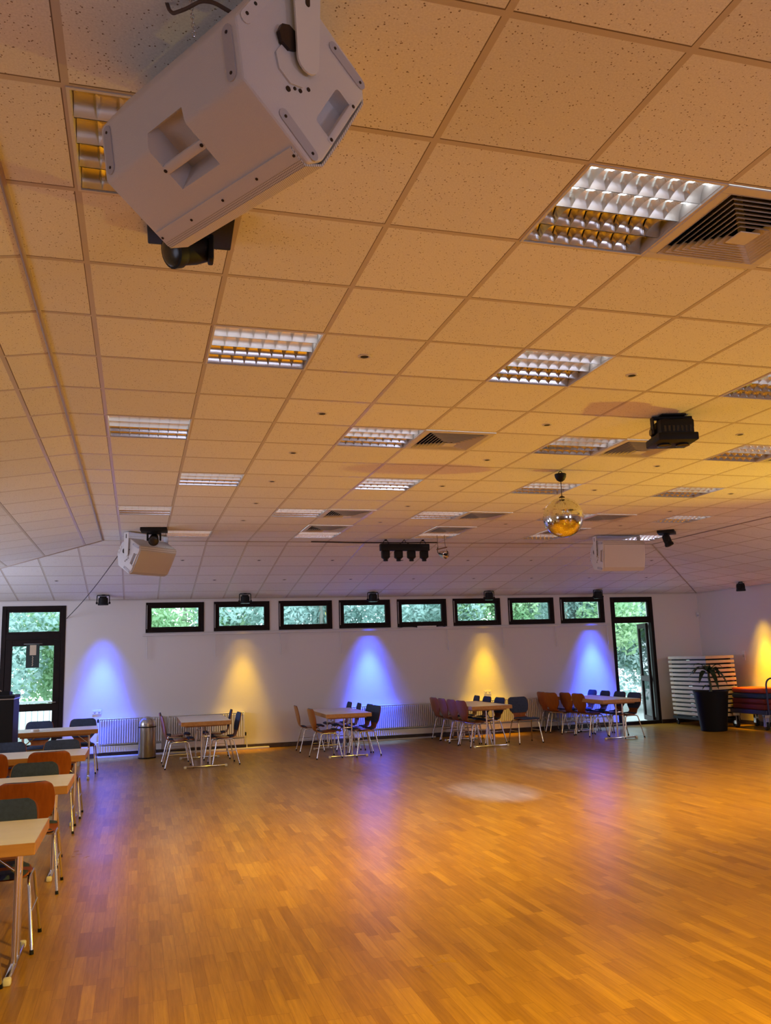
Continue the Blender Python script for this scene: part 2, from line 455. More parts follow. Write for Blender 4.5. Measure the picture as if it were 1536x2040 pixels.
def dup(root, loc=None, rotz=None, label=None, group=None):
    r = root.copy(); COL.objects.link(r)
    if loc is not None: r.location = loc
    if rotz is not None: r.rotation_euler = (0, 0, rotz)
    if label: r['label'] = label
    if group: r['group'] = group
    for ch in list(root.children):
        c = ch.copy(); COL.objects.link(c); c.parent = r
        for gch in list(ch.children):
            d = gch.copy(); COL.objects.link(d); d.parent = c
    return r

ORD = ['first', 'second', 'third', 'fourth', 'fifth', 'sixth', 'seventh', 'eighth', 'ninth', 'tenth']

# ------------------------------------------------------------------ ROOM SHELL
bm = bm_new()
bx(bm, (XL, YN, -0.12), (XR, YW, 0.0))
struct(obj('floor', bm, M['floor']))

def wall_holes(name, y0, y1, xa, xb, za, zb, holes, material):
    xs = sorted({xa, xb, *[h[0] for h in holes], *[h[1] for h in holes]})
    zs = sorted({za, zb, *[h[2] for h in holes], *[h[3] for h in holes]})
    bm = bm_new()
    def inside(x, z): return any(h[0] < x < h[1] and h[2] < z < h[3] for h in holes)
    def q(*p): bm.faces.new([bm.verts.new(v) for v in p])
    nx, nz = len(xs) - 1, len(zs) - 1
    solid = [[not inside((xs[i] + xs[i + 1]) / 2, (zs[j] + zs[j + 1]) / 2) for j in range(nz)] for i in range(nx)]
    S = lambda i, j: 0 <= i < nx and 0 <= j < nz and solid[i][j]
    for i in range(nx):
        for j in range(nz):
            if not solid[i][j]: continue
            a, b, c, d = xs[i], xs[i + 1], zs[j], zs[j + 1]
            q((a, y0, c), (b, y0, c), (b, y0, d), (a, y0, d)); q((a, y1, c), (a, y1, d), (b, y1, d), (b, y1, c))
            if not S(i - 1, j): q((a, y0, c), (a, y0, d), (a, y1, d), (a, y1, c))
            if not S(i + 1, j): q((b, y0, c), (b, y1, c), (b, y1, d), (b, y0, d))
            if not S(i, j - 1): q((a, y0, c), (a, y1, c), (b, y1, c), (b, y0, c))
            if not S(i, j + 1): q((a, y0, d), (b, y0, d), (b, y1, d), (a, y1, d))
    bmesh.ops.remove_doubles(bm, verts=bm.verts, dist=1e-5)
    return struct(obj(name, bm, material))

WINX = [0.40, 1.69, 2.975, 4.22, 5.47, 6.72, 8.005, 9.26]
WW, WZ0, WZ1 = 1.10, 2.275, 2.855
DL = (-2.15, -1.045, 0.0, 2.82)
DR = (10.525, 11.61, 0.0, 2.84)
holes = [(x, x + WW, WZ0, WZ1) for x in WINX] + [DL, DR]
wall_holes('wall_back', YW, YW + 0.28, XL - 0.2, XR + 0.2, -0.12, ZT + 0.02, holes, M['wall'])
bm = bm_new(); bx(bm, (XR, YN - 0.2, -0.12), (XR + 0.25, YW, ZT + 0.02)); struct(obj('wall_right', bm, M['wall']))
bm = bm_new(); bx(bm, (XL - 0.25, YN - 0.2, -0.12), (XL, YW, ZT + 0.02)); struct(obj('wall_left', bm, M['wall']))
bm = bm_new(); bx(bm, (XL - 0.25, YN - 0.25, -0.12), (XR + 0.25, YN, ZC + 0.05)); struct(obj('wall_near', bm, M['wall']))

# light and vent cells of the ceiling grid: column, row
LIGHTS = [(0, 1), (3, 1), (1, 4), (4, 4), (7, 4), (0, 7), (3, 7), (6, 7), (9, 7), (1, 10), (4, 10), (7, 10), (10, 10),
          (0, 13), (3, 13), (6, 13), (9, 13), (12, 13), (1, 16), (4, 16), (7, 16), (10, 16), (13, 16)]
VENTS = [(4, 1), (4, 7), (7, 7), (10, 7), (4, 13), (7, 13), (10, 13), (4, 15), (7, 15), (10, 15)]
HOLE = set(LIGHTS) | set(VENTS)
bm = bm_new(); uvl = bm.loops.layers.uv.new('UVMap')
def cface(pts, uvs):
    f = bm.faces.new([bm.verts.new(p) for p in pts])
    for l, u in zip(f.loops, uvs): l[uvl].uv = u
xs = [CRL] + [i * T for i in range(0, 15)] + [CRR]
ys = [YN] + [j * T for j in range(-7, 18)] + [CRY]
for a, b in zip(xs, xs[1:]):
    for c, d in zip(ys, ys[1:]):
        if (int(math.floor((a + b) / 2 / T)), int(math.floor((c + d) / 2 / T))) in HOLE: continue
        P = [(a, c), (a, d), (b, d), (b, c)]
        cface([(x, y, ZC) for x, y in P], [(x / T, y / T) for x, y in P])
def slope(pts, along):
    # crease at zero; 'along' gives the direction the tile columns follow
    out = []
    for x, y, z in pts:
        if along == 'far': s = math.hypot(y - CRY, ZC - z) ; out.append((x / T, s / T - 0.42))
        elif along == 'left': s = math.hypot(x - CRL, ZC - z); out.append((y / T, s / T - 0.42))
        else: s = math.hypot(x - CRR, ZC - z); out.append((y / T, s / T - 0.42))
    cface(pts, out)
slope([(CRL, CRY, ZC), (XL, YW, ZT), (XR, YW, ZT), (CRR, CRY, ZC)], 'far')
slope([(CRL, YN, ZC), (XL, YN, ZT), (XL, YW, ZT), (CRL, CRY, ZC)], 'left')
slope([(CRR, CRY, ZC), (XR, YW, ZT), (XR, YN, ZT), (CRR, YN, ZC)], 'right')
bmesh.ops.recalc_face_normals(bm, faces=bm.faces)
for f in bm.faces:
    if f.normal.z > 0: f.normal_flip()
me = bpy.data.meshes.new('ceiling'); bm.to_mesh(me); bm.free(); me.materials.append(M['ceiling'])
o = bpy.data.objects.new('ceiling', me); COL.objects.link(o); struct(o)
# angle strips along the creases and hips
bm = bm_new()
for a, b in (((CRL, YN, ZC), (CRL, CRY, ZC)), ((CRR, YN, ZC), (CRR, CRY, ZC)), ((CRL, CRY, ZC), (CRR, CRY, ZC)),
             ((CRL, CRY, ZC), (XL, YW, ZT)), ((CRR, CRY, ZC), (XR, YW, ZT))):
    tube(bm, [a, b], 0.013, 6)
struct(obj('trim_1', bm, mat('angle_strip', (0.42, 0.34, 0.28), 0.5, bump=(20, 0.02))))
# ceiling edge angle on the walls
bm = bm_new()
bx(bm, (XL, YW - 0.02, ZT - 0.022), (XR, YW, ZT)); bx(bm, (XR - 0.02, YN, ZT - 0.022), (XR, YW - 0.02, ZT))
struct(obj('trim_2', bm, M['trim']))
# ledge under the strip of windows
bm = bm_new(); bx(bm, (0.34, YW - 0.065, ZS - 0.045), (10.45, YW, ZS), 0.006)
struct(obj('trim_3', bm, M['trim']))
# skirting
bm = bm_new()
bx(bm, (DL[1] + 0.01, YW - 0.018, 0), (DR[0] - 0.01, YW, 0.085), 0.004); bx(bm, (DR[1] + 0.01, YW - 0.018, 0), (XR, YW, 0.085), 0.004); bx(bm, (XL, YW - 0.018, 0), (DL[0] - 0.01, YW, 0.085), 0.004)
struct(obj('baseboard_back', bm, M['base']))
bm = bm_new(); bx(bm, (XR - 0.018, YN, 0), (XR, YW - 0.02, 0.085), 0.004); struct(obj('baseboard_right', bm, M['base']))

# windows 1-8
def win_frame(bm, x0, x1, z0, z1, w, y0, y1):
    bx(bm, (x0, y0, z0), (x0 + w, y1, z1), 0.005); bx(bm, (x1 - w, y0, z0), (x1, y1, z1), 0.005)
    bx(bm, (x0 + w, y0, z0), (x1 - w, y1, z0 + w), 0.005); bx(bm, (x0 + w, y0, z1 - w), (x1 - w, y1, z1), 0.005)
for i, x in enumerate(WINX):
    bm = bm_new()
    win_frame(bm, x, x + WW, WZ0, WZ1, 0.052, YW - 0.015, YW + 0.10)
    win_frame(bm, x + 0.045, x + WW - 0.045, WZ0 + 0.045, WZ1 - 0.045, 0.062, YW + 0.0, YW + 0.075)
    f = struct(obj('window_%d' % (i + 1), bm, M['frame']))
    bm = bm_new(); bx(bm, (x + 0.10, YW + 0.045, WZ0 + 0.10), (x + WW - 0.10, YW + 0.053, WZ1 - 0.10)); obj('pane', bm, M['glass'], f)
    bm = bm_new(); tube(bm, [(x + 0.022, YW - 0.022, WZ0 + 0.07), (x + 0.022, YW - 0.022, WZ1 - 0.05)], 0.006, 8); obj('opening_rod', bm, M['trim'], f)
# left door
bm = bm_new()
x0, x1 = DL[0], DL[1]
win_frame(bm, x0, x1, 0.0, DL[3], 0.075, YW - 0.015, YW + 0.10)
bx(bm, (x0 + 0.075, YW - 0.01, 2.20), (x1 - 0.075, YW + 0.09, 2.31), 0.005)
win_frame(bm, x0 + 0.07, x1 - 0.07, 2.30, DL[3] - 0.07, 0.045, YW, YW + 0.075)
f = struct(obj('door_1', bm, M['frame']))
bm = bm_new()
win_frame(bm, x0 + 0.078, x1 - 0.078, 0.02, 2.198, 0.115, YW - 0.005, YW + 0.06)
bx(bm, (x0 + 0.19, YW - 0.005, 0.90), (x1 - 0.19, YW + 0.06, 1.03), 0.005); bx(bm, (x0 + 0.19, YW - 0.005, 0.13), (x1 - 0.19, YW + 0.06, 0.30), 0.005)
lf = obj('door_leaf', bm, M['frame'], f)
bm = bm_new(); bx(bm, (x0 + 0.11, YW + 0.035, 2.34), (x1 - 0.11, YW + 0.043, 2.71)); obj('pane', bm, M['glass'], f)
bm = bm_new(); bx(bm, (x0 + 0.19, YW + 0.035, 1.02), (x1 - 0.19, YW + 0.043, 2.09)); obj('pane', bm, M['glass'], lf)
bm = bm_new(); bx(bm, (x0 + 0.19, YW + 0.035, 0.29), (x1 - 0.19, YW + 0.043, 0.91)); obj('pane', bm, M['glass'], lf)
bm = bm_new(); tube(bm, arc([(x1 - 0.135, YW - 0.005, 1.05), (x1 - 0.135, YW - 0.055, 1.05), (x1 - 0.26, YW - 0.055, 1.05)], 0.02), 0.010, 8); obj('door_handle', bm, M['steel'], lf, smooth=40)
# right door, its leaf standing open outward
bm = bm_new()
x0, x1 = DR[0], DR[1]
win_frame(bm, x0, x1, 0.0, DR[3], 0.075, YW - 0.015, YW + 0.10)
bx(bm, (x0 + 0.075, YW - 0.01, 2.255), (x1 - 0.075, YW + 0.09, 2.36), 0.005)
win_frame(bm, x0 + 0.07, x1 - 0.07, 2.35, DR[3] - 0.07, 0.045, YW, YW + 0.075)
f = struct(obj('door_2', bm, M['frame']))
bm = bm_new(); bx(bm, (x0 + 0.11, YW + 0.035, 2.39), (x1 - 0.11, YW + 0.043, 2.73)); obj('pane', bm, M['glass'], f)
bm = bm_new(); win_frame(bm, 0, 0.94, 0.02, 2.25, 0.11, -0.03, 0.03); bx(bm, (0.1, -0.03, 0.92), (0.84, 0.03, 1.04), 0.005)
lf = obj('door_leaf', bm, M['frame'], f, loc=(x1 - 0.10, YW + 0.13, 0)); lf.rotation_euler = (0, 0, R(69))
bm = bm_new(); bx(bm, (0.10, -0.004, 1.03), (0.84, 0.004, 2.15)); obj('pane', bm, M['glass'], lf)
bm = bm_new(); bx(bm, (0.10, -0.004, 0.12), (0.84, 0.004, 0.93)); obj('pane', bm, M['glass'], lf)
bm = bm_new(); tube(bm, arc([(0.89, 0.03, 1.05), (0.89, 0.075, 1.05), (0.77, 0.075, 1.05)], 0.02), 0.010, 8); obj('door_handle', bm, M['steel'], lf, smooth=40)

# outdoor ground
bm = bm_new(); bx(bm, (-14, YW + 0.28, -0.25), (30, 45, -0.03)); struct(obj('ground', bm, M['paving']))

# ------------------------------------------------------------------ CEILING LIGHTS AND VENTS
def make_light():
    t = thing('ceiling_light', '-', 'ceiling light', group='louvred ceiling lights')
    a = 0.3
    bm = bm_new()                                        # sheet housing above the ceiling and the visible edge frame
    win = 0.302
    for s in (-1, 1):
        bx(bm, (-0.3125, s * 0.307 - 0.0055, -0.004), (0.3125, s * 0.307 + 0.0055, 0.008)); bx(bm, (s * 0.307 - 0.0055, -0.302, -0.004), (s * 0.307 + 0.0055, 0.302, 0.008))
        bx(bm, (-0.303, s * 0.3015 - 0.0015, 0.008), (0.303, s * 0.3015 + 0.0015, 0.10)); bx(bm, (s * 0.3015 - 0.0015, -0.30, 0.008), (s * 0.3015 + 0.0015, 0.30, 0.10))
    bx(bm, (-0.303, -0.303, 0.10), (0.303, 0.303, 0.104))
    obj('housing', bm, M['alutrim'], t)
    # parabolic reflector: four lamp channels along x
    w = 0.149
    for k in range(4):
        bm = bm_new()
        yc = -0.2235 + k * w
        for s in (-1, 1):
            prev = None
            for q in range(7):
                u = q / 6
                y = yc + s * (w / 2 - 0.002 - (w / 2 - 0.032) * u ** 1.0 * (0.35 + 0.65 * u)); z = 0.002 + 0.068 * (u ** 0.65)
                cur = [bm.verts.new((-0.298, y, z)), bm.verts.new((0.298, y, z))]
                if prev:
                    f_ = bm.faces.new((prev[0], prev[1], cur[1], cur[0])); f_.smooth = True
                prev = cur
        vs = [bm.verts.new(p) for p in ((-0.298, yc - 0.031, 0.072), (0.298, yc - 0.031, 0.072), (0.298, yc + 0.031, 0.072), (-0.298, yc + 0.031, 0.072))]
        bm.faces.new(vs)
        obj('reflector', bm, M['satin'] if k < 2 else M['alu'], t)
    for i in range(1, 8):                                # cross blades, wedge shaped with a dished lower edge
        bm = bm_new()
        x = -0.298 + i * 0.0745
        for k in range(4):
            yc = -0.2235 + k * w
            n = 8; top = []; lo = []
            for q in range(n + 1):
                v = -1 + 2 * q / n; y = yc + v * (w / 2 - 0.002)
                zb = 0.003 + 0.016 * (1 - v * v)
                top.append((y, 0.058 if abs(v) < 0.75 else 0.040)); lo.append((y, zb))
            for q in range(n):
                y0, y1 = lo[q][0], lo[q + 1][0]
                b0 = bm.verts.new((x, y0, lo[q][1])); b1 = bm.verts.new((x, y1, lo[q + 1][1]))
                for s in (-1, 1):
                    t0 = bm.verts.new((x + s * 0.011, y0, top[q][1])); t1 = bm.verts.new((x + s * 0.011, y1, top[q + 1][1]))
                    bm.faces.new((b0, b1, t1, t0))
        obj('blade', bm, M['alu'], t)
    for k in range(4):
        bm = bm_new(); yc = -0.2235 + k * w
        tube(bm, [(-0.29, yc, 0.058), (0.29, yc, 0.058)], 0.0125, 12)
        obj('tube', bm, M['lit'] if k < 2 else M['tube'], t, smooth=40)
    return t
def unlit(o):
    for ch in o.children:
        if ch.name.startswith('tube'):
            ch.data = ch.data.copy(); ch.data.materials[0] = M['tube']
def make_vent():
    t = thing('air_vent', '-', 'air vent', group='square air vents')
    bm = bm_new()
    for s in (-1, 1):
        bx(bm, (-0.3115, s * 0.286 - 0.0255, -0.008), (0.3115, s * 0.286 + 0.0255, 0.006), 0.003); bx(bm, (s * 0.286 - 0.0255, -0.2605, -0.008), (s * 0.286 + 0.0255, 0.2605, 0.006), 0.003)
    obj('frame', bm, M['vent'], t)
    bm = bm_new()
    bx(bm, (-0.30, -0.30, 0.16), (0.30, 0.30, 0.165))
    for s in (-1, 1):
        bx(bm, (-0.30, s * 0.30 - 0.004, 0.006), (0.30, s * 0.30 + 0.004, 0.16)); bx(bm, (s * 0.30 - 0.004, -0.296, 0.006), (s * 0.30 + 0.004, 0.296, 0.16))
    obj('duct_box', bm, M['cavity'], t)
    bm = bm_new()                                        # nested sloping vanes
    for k in range(8):
        ro = 0.262 - k * 0.026; ri = ro - 0.030; zo = -0.010 - k * 0.0035; zi = zo + 0.030
        for th in (0.0, 0.0018):
            O = [bm.verts.new((sx * ro, sy * ro, zo + th)) for sx, sy in ((-1, -1), (1, -1), (1, 1), (-1, 1))]
            I = [bm.verts.new((sx * ri, sy * ri, zi + th)) for sx, sy in ((-1, -1), (1, -1), (1, 1), (-1, 1))]
            for j in range(4): bm.faces.new((O[j], O[(j + 1) % 4], I[(j + 1) % 4], I[j]))
        # rolled lower lip
        tube(bm, [(sx * ro, sy * ro, zo + 0.001) for sx, sy in ((-1, -1), (1, -1), (1, 1), (-1, 1))], 0.0016, 5, closed=True)
    obj('vanes', bm, M['vent'], t)
    bm = bm_new(); bx(bm, (-0.052, -0.052, -0.040), (0.052, 0.052, -0.034), 0.003); bx(bm, (-0.012, -0.012, -0.034), (0.012, 0.012, 0.16)); obj('centre_plate', bm, M['vent'], t)
    return t
ROWN = {1: 'nearest row', 4: 'second row', 7: 'third row', 10: 'fourth row', 13: 'fifth row', 16: 'farthest row'}
proto = None
for j in sorted({l[1] for l in LIGHTS}):
    cells = sorted(c for c in LIGHTS if c[1] == j)
    for n, (i, jj) in enumerate(cells):
        lab = 'mirrored louvre ceiling light, %s from the left in the %s of lights' % (ORD[n], ROWN[j])
        if (i, j) == (0, 1): lab = 'mirrored louvre ceiling light half hidden behind the big near loudspeaker'
        if (i, j) == (3, 1): lab = 'brightly glinting louvre ceiling light, large at upper right beside a vent'
        loc = ((i + 0.5) * T, (jj + 0.5) * T, ZC)
        if proto is None: proto = make_light(); o = proto; o.location = loc; o['label'] = lab
        else: o = dup(proto, loc, None, lab)
        if (i, j) == (0, 1): first = o
unlit(first)
proto = None
VR = {1: None, 7: 'third row of lights', 13: 'fifth row of lights', 15: 'farthest row of lights'}
for j in sorted({l[1] for l in VENTS}):
    for n, (i, jj) in enumerate(sorted(c for c in VENTS if c[1] == j)):
        lab = 'square four-way air vent, %s from the left along the %s' % (ORD[n], VR[j]) if VR[j] else 'large square four-way air vent nearest the camera at the right edge'
        loc = ((i + 0.5) * T, (jj + 0.5) * T, ZC)
        if proto is None: proto = make_vent(); proto.location = loc; proto['label'] = lab
        else: dup(proto, loc, None, lab)

# small recessed spots between the lights
def make_downlight():
    t = thing('recessed_spotlight', '-', 'ceiling spotlight', group='small recessed ceiling spots')
    bm = bm_new()
    n = 20; A = []; B = []; Cc = []
    for k in range(n):
        a = 2 * PI * k / n; c, s = math.cos(a), math.sin(a)
        A.append(bm.verts.new((0.040 * c, 0.040 * s, -0.001))); B.append(bm.verts.new((0.037 * c, 0.037 * s, -0.005))); Cc.append(bm.verts.new((0.026 * c, 0.026 * s, -0.005)))
    for k in range(n):
        bm.faces.new((A[k], A[(k + 1) % n], B[(k + 1) % n], B[k])); bm.faces.new((B[k], B[(k + 1) % n], Cc[(k + 1) % n], Cc[k]))
    obj('ring', bm, M['vent'], t)
    bm = bm_new(); lathe(bm, [(0.026, -0.0035), (0.022, -0.0025), (0.01, -0.002)], n=20); obj('lamp', bm, M['cavity'], t)
    return t
proto = None
def place_dl(loc, lab, rot=None):
    global proto
    if proto is None: proto = make_downlight(); o = proto; o.location = loc; o['label'] = lab
    else: o = dup(proto, loc, None, lab)
    if rot: o.rotation_euler = rot
COLN = {2: 'left', 5: 'second', 8: 'third', 11: 'right'}
for i in (2, 5, 8, 11):
    n = 0
    for j in (4, 6, 8, 10, 12, 14):
        if (i == 8 and j < 6) or (i == 11 and j < 8): continue
        place_dl(((i + 0.5) * T, (j + 0.5) * T, ZC), 'tiny dark recessed ceiling spot, %s from the front in the %s line of spots' % (ORD[n], COLN[i])); n += 1
KF = (ZC - ZT) / (YW - CRY); THF = math.atan(KF)
for rown, (yy, xs_) in {'upper': (12.15, (0.94, 2.19, 3.45, 4.70, 5.95, 7.2, 8.45, 9.75)), 'lower': (13.5, (-1.1, 1.57, 2.84, 4.1, 5.35, 6.6, 7.85, 9.15, 10.5))}.items():
    for n, x in enumerate(xs_):
        place_dl((x, yy, ZC - KF * (yy - CRY) - 0.001), 'tiny recessed spot in the sloping ceiling, %s from the left in its %s line' % (ORD[n], rown), (-THF, 0, 0))

# ------------------------------------------------------------------ LOUDSPEAKERS
DIM = dict(wA=0.214, d3=0.257, d4=0.299, w4=0.158, d1=-0.106, w1=0.086, L=0.66)
def boolean_cut(o, cutters):
    for c in cutters:
        md = o.modifiers.new('cut', 'BOOLEAN'); md.operation = 'DIFFERENCE'; md.object = c; md.solver = 'EXACT'
    dg = bpy.context.evaluated_depsgraph_get(); dg.update()
    me = bpy.data.meshes.new_from_object(o.evaluated_get(dg)); me.name = o.name
    o.modifiers.clear(); old = o.data; o.data = me
    bpy.data.meshes.remove(old)
    for c in cutters:
        cm = c.data; bpy.data.objects.remove(c); bpy.data.meshes.remove(cm)

def make_speaker(label):
    D = DIM; L = D['L']; h = L / 2
    t = thing('loudspeaker', label, 'loudspeaker', group='white loudspeakers')
    poly = [(D['d1'], -D['w1']), (0, -D['wA']), (D['d3'], -D['wA']), (D['d4'] - 0.012, -D['w4']), (D['d4'] - 0.012, D['w4']), (D['d3'], D['wA']), (0, D['wA']), (D['d1'], D['w1'])]
    bm = bm_new(); prism(bm, poly, lambda u, v, z: (z, u, v), -h, h)
    bmesh.ops.bevel(bm, geom=list(bm.edges), offset=0.011, segments=3, affect='EDGES', profile=0.5)
    bmesh.ops.recalc_face_normals(bm, faces=bm.faces)
    cab = obj('cabinet', bm, M['cab'], None)
    cut = []
    for s in (-1, 1):                                   # side handle pockets
        bm = bm_new()
        z0 = s * (D['wA'] + 0.03); z1 = s * (D['wA'] - 0.075)
        A = [(-0.105, -0.045), (0.085, -0.045), (0.085, 0.145), (-0.105, 0.145)]; B = [(-0.085, -0.02), (0.065, -0.02), (0.065, 0.115), (-0.085, 0.115)]
        va = [bm.verts.new((x, y, z0)) for x, y in A]; vb = [bm.verts.new((x, y, z1)) for x, y in B]
        bm.faces.new(va); bm.faces.new(vb[::-1])
        for i in range(4): bm.faces.new((va[i], vb[i], vb[(i + 1) % 4], va[(i + 1) % 4]))
        cut.append(obj('c', bm, M['cab']))
    for s in (-1, 1):                                   # end pockets, open to the front edge
        bm = bm_new(); bx(bm, (s * (h - 0.05) if s > 0 else -h - 0.03, 0.205, -0.082), (h + 0.03 if s > 0 else -(h - 0.05), 0.330, 0.082), 0.012)
        cut.append(obj('c', bm, M['cab']))
    boolean_cut(cab, cut)
    cab.data.shade_smooth(); cab.data.set_sharp_from_angle(angle=R(28))
    cab.parent = t
    # grille wraps the front
    g = 0.003
    poly2 = [(0.197, -D['wA'] - g), (D['d3'] + 0.002, -D['wA'] - g), (D['d4'], -D['w4'] - g), (D['d4'] + 0.004, 0), (D['d4'], D['w4'] + g), (D['d3'] + 0.002, D['wA'] + g), (0.197, D['wA'] + g)]
    bm = bm_new()
    inner = [(0.197, D['wA'] - 0.002), (D['d3'] - 0.002, D['wA'] - 0.002), (D['d4'] - 0.006, D['w4']), (D['d4'] - 0.003, 0), (D['d4'] - 0.006, -D['w4']), (D['d3'] - 0.002, -D['wA'] + 0.002), (0.197, -D['wA'] + 0.002)]
    prism(bm, poly2 + inner, lambda u, v, z: (z, u, v), -h + 0.014, h - 0.014)
    gr = obj('grille', bm, M['grille'], t)
    for s in (-1, 1):                                   # plain edge band carrying the grille screws
        bm = bm_new(); bx(bm, (-h + 0.016, 0.197, s * (D['wA'] + 0.0035) - 0.0012), (h - 0.016, 0.238, s * (D['wA'] + 0.0035) + 0.0012), 0.0006)
        gb = obj('grille_band', bm, M['cab'], t)
        for k in range(5):
            bm = bm_new(); prism(bm, disc_poly(-0.308 + k * 0.154, 0.220, 0.0042), lambda u, v, z: (u, v, z), s * (D['wA'] + 0.0045), s * (D['wA'] + 0.0065))
            obj('screw', bm, M['screw'], gb)
    # handles
    for s in (-1, 1):
        bm = bm_new(); bx(bm, (-0.108, 0.056, s * (D['wA'] - 0.008) - 0.010), (0.082, 0.084, s * (D['wA'] - 0.008) + 0.010), 0.006)
        hd = obj('handle', bm, M['cab'], t, smooth=40)
        for x in (-0.100, 0.074):
            bm = bm_new(); prism(bm, disc_poly(x, 0.070, 0.0055), lambda u, v, z: (u, v, z), s * (D['wA'] + 0.0015), s * (D['wA'] + 0.0035)); obj('screw', bm, M['screw'], hd)
    for s in (-1, 1):
        bm = bm_new(); bx(bm, (s * (h - 0.008) - 0.011, 0.260, -0.094), (s * (h - 0.008) + 0.011, 0.284, 0.096), 0.006)
        hd = obj('handle', bm, M['cab'], t, smooth=40)
        for z in (-0.083, 0.088):
            bm = bm_new(); prism(bm, disc_poly(0.272, z, 0.0055), lambda u, v, x: (x, u, v), s * h, s * (h + 0.0045)); obj('screw', bm, M['screw'], hd)
    # slotted wear strips
    def strip(fn, poly, pts):
        bm = bm_new(); prism(bm, poly, fn, -0.002, 0.0035)
        st = obj('wear_strip', bm, M['cabstrip'], t)
        for u, v in pts:
            bm = bm_new(); prism(bm, disc_poly(u, v, 0.0045), fn, 0.0035, 0.0052); obj('screw', bm, M['screw'], st)
    for s in (-1, 1):
        end = lambda u, v, z, s=s: (s * (h + z), u, v)
        for sv in (-1, 1):
            strip(end, slot_poly(0.193, sv * 0.180, 0.155, 0.034, 0.05 * sv), [(0.137, sv * 0.178), (0.250, sv * 0.183)])
    nvec = Vector((-(D['wA'] - D['w1']), D['d1'], 0)).normalized()     # rear facets in (d,w)
    for sv in (-1, 1):
        e = Vector((D['d1'], sv * (D['w1'] - D['wA']))).normalized()
        nn = Vector((-abs(e.y), sv * abs(e.x))).normalized()
        for s in (-1, 1):
            fn = lambda u, v, z, e=e, nn=nn, sv=sv: (u, e.x * v + nn.x * z, sv * D['wA'] + e.y * v + nn.y * z)
            strip(fn, slot_poly(s * 0.292, 0.084, 0.150, 0.036, PI / 2), [(s * 0.292, 0.030), (s * 0.292, 0.138)])
    # corner plate and threaded inserts on the end panel
    for s in (-1, 1):
        fn = lambda u, v, z, s=s: (s * (h + z), u, v)
        for u, v, r in ((0.098, 0.078, 0.008), (0.102, -0.098, 0.008), (0.13, -0.062, 0.006), (0.145, -0.03, 0.006), (0.115, -0.075, 0.005)):
            bm = bm_new(); prism(bm, disc_poly(u, v, r), fn, -0.001, 0.0025); obj('threaded_insert', bm, M['screw'], t)
        bm = bm_new(); prism(bm, slot_poly(-0.084, -0.015, 0.13, 0.034, PI / 2), fn, -0.002, 0.004); cp = obj('corner_plate', bm, M['cab'], t)
        for w in (-0.052, 0.0):
            bm = bm_new(); prism(bm, disc_poly(-0.088, w, 0.005), fn, 0.0035, 0.006); obj('screw', bm, M['screw'], cp)
        bm = bm_new(); prism(bm, [(0.075 + 0.045 * math.cos(k * PI / 4 + PI / 8) * 1.3, -0.03 + 0.055 * math.sin(k * PI / 4 + PI / 8)) for k in range(8)], fn, -0.002, 0.006)
        obj('mounting_plate', bm, M['cab'], t)
    return t

def make_yoke(t, mtx, z_top, drop_to=None):
    """U bracket hanging from the ceiling: plates at both ends, in world axes"""
    L = DIM['L']; h = L / 2
    a = mtx.to_3x3() @ Vector((1, 0, 0)); o = mtx.translation
    sc = a.length; a = a.normalized()
    piv = mtx @ Vector((0, 0.100, 0.0)) + Vector((0, 0, 0.012))
    pz = piv.z
    side = Vector((0, 0, 1)).cross(a)
    loc = lambda s, u, z: o * 0 + Vector((piv.x, piv.y, 0)) + a * s + side * u + Vector((0, 0, z))
    bm = bm_new()
    for s in (-1, 1):
        s0 = s * (h * sc + 0.022); s1 = s0 + s * 0.006
        poly = []
        for k in range(9):
            an = PI + PI * k / 8; poly.append((0.038 * math.cos(an) * sc, pz + 0.038 * math.sin(an) * sc))
        poly += [(0.050 * sc, z_top), (-0.050 * sc, z_top)]
        prism(bm, poly, lambda u, v, w: loc(w, u, v), s0, s1)
    E_ = h * sc + 0.028
    prism(bm, [(-0.05 * sc, z_top - 0.006), (0.05 * sc, z_top - 0.006), (0.05 * sc, z_top), (-0.05 * sc, z_top)], lambda u, v, w: loc(w, u, v), -E_, E_)
    inv = mtx.inverted()
    bmesh.ops.transform(bm, matrix=inv, verts=bm.verts)
    y = obj('bracket', bm, M['white'], t)
    for s in (-1, 1):
        s0 = s * (h * sc + 0.028)
        for nm, poly, q0, q1 in (('slot', slot_poly(0.0, z_top - 0.055, 0.062, 0.016, PI / 2), s0, s0 + s * 0.0012), ('pivot_bolt', disc_poly(0, pz, 0.016 * sc, 12), s * h * sc, s * (h * sc + 0.02)),
                                 ('locking_plate', [(-0.055 * sc + p[0], pz + 0.045 * sc + p[1]) for p in disc_poly(0, 0, 0.036 * sc, 8)], s * (h * sc + 0.004), s * (h * sc + 0.016))):
            bm = bm_new(); prism(bm, poly, lambda u, v, w: loc(w, u, v), q0, q1)
            bmesh.ops.transform(bm, matrix=inv, verts=bm.verts); obj(nm, bm, M['screw'], y)

def place_speaker(t, o, a, ed, sc=1.0, z_top=None):
    a = Vector(a).normalized(); ed = Vector(ed); ed = (ed - a * ed.dot(a)).normalized(); ew = a.cross(ed)
    m = Matrix((a, ed, ew)).transposed().to_4x4()
    m = Matrix.Translation(o) @ m @ Matrix.Scale(sc, 4)
    t.matrix_world = m
    make_yoke(t, m, z_top)
    return m

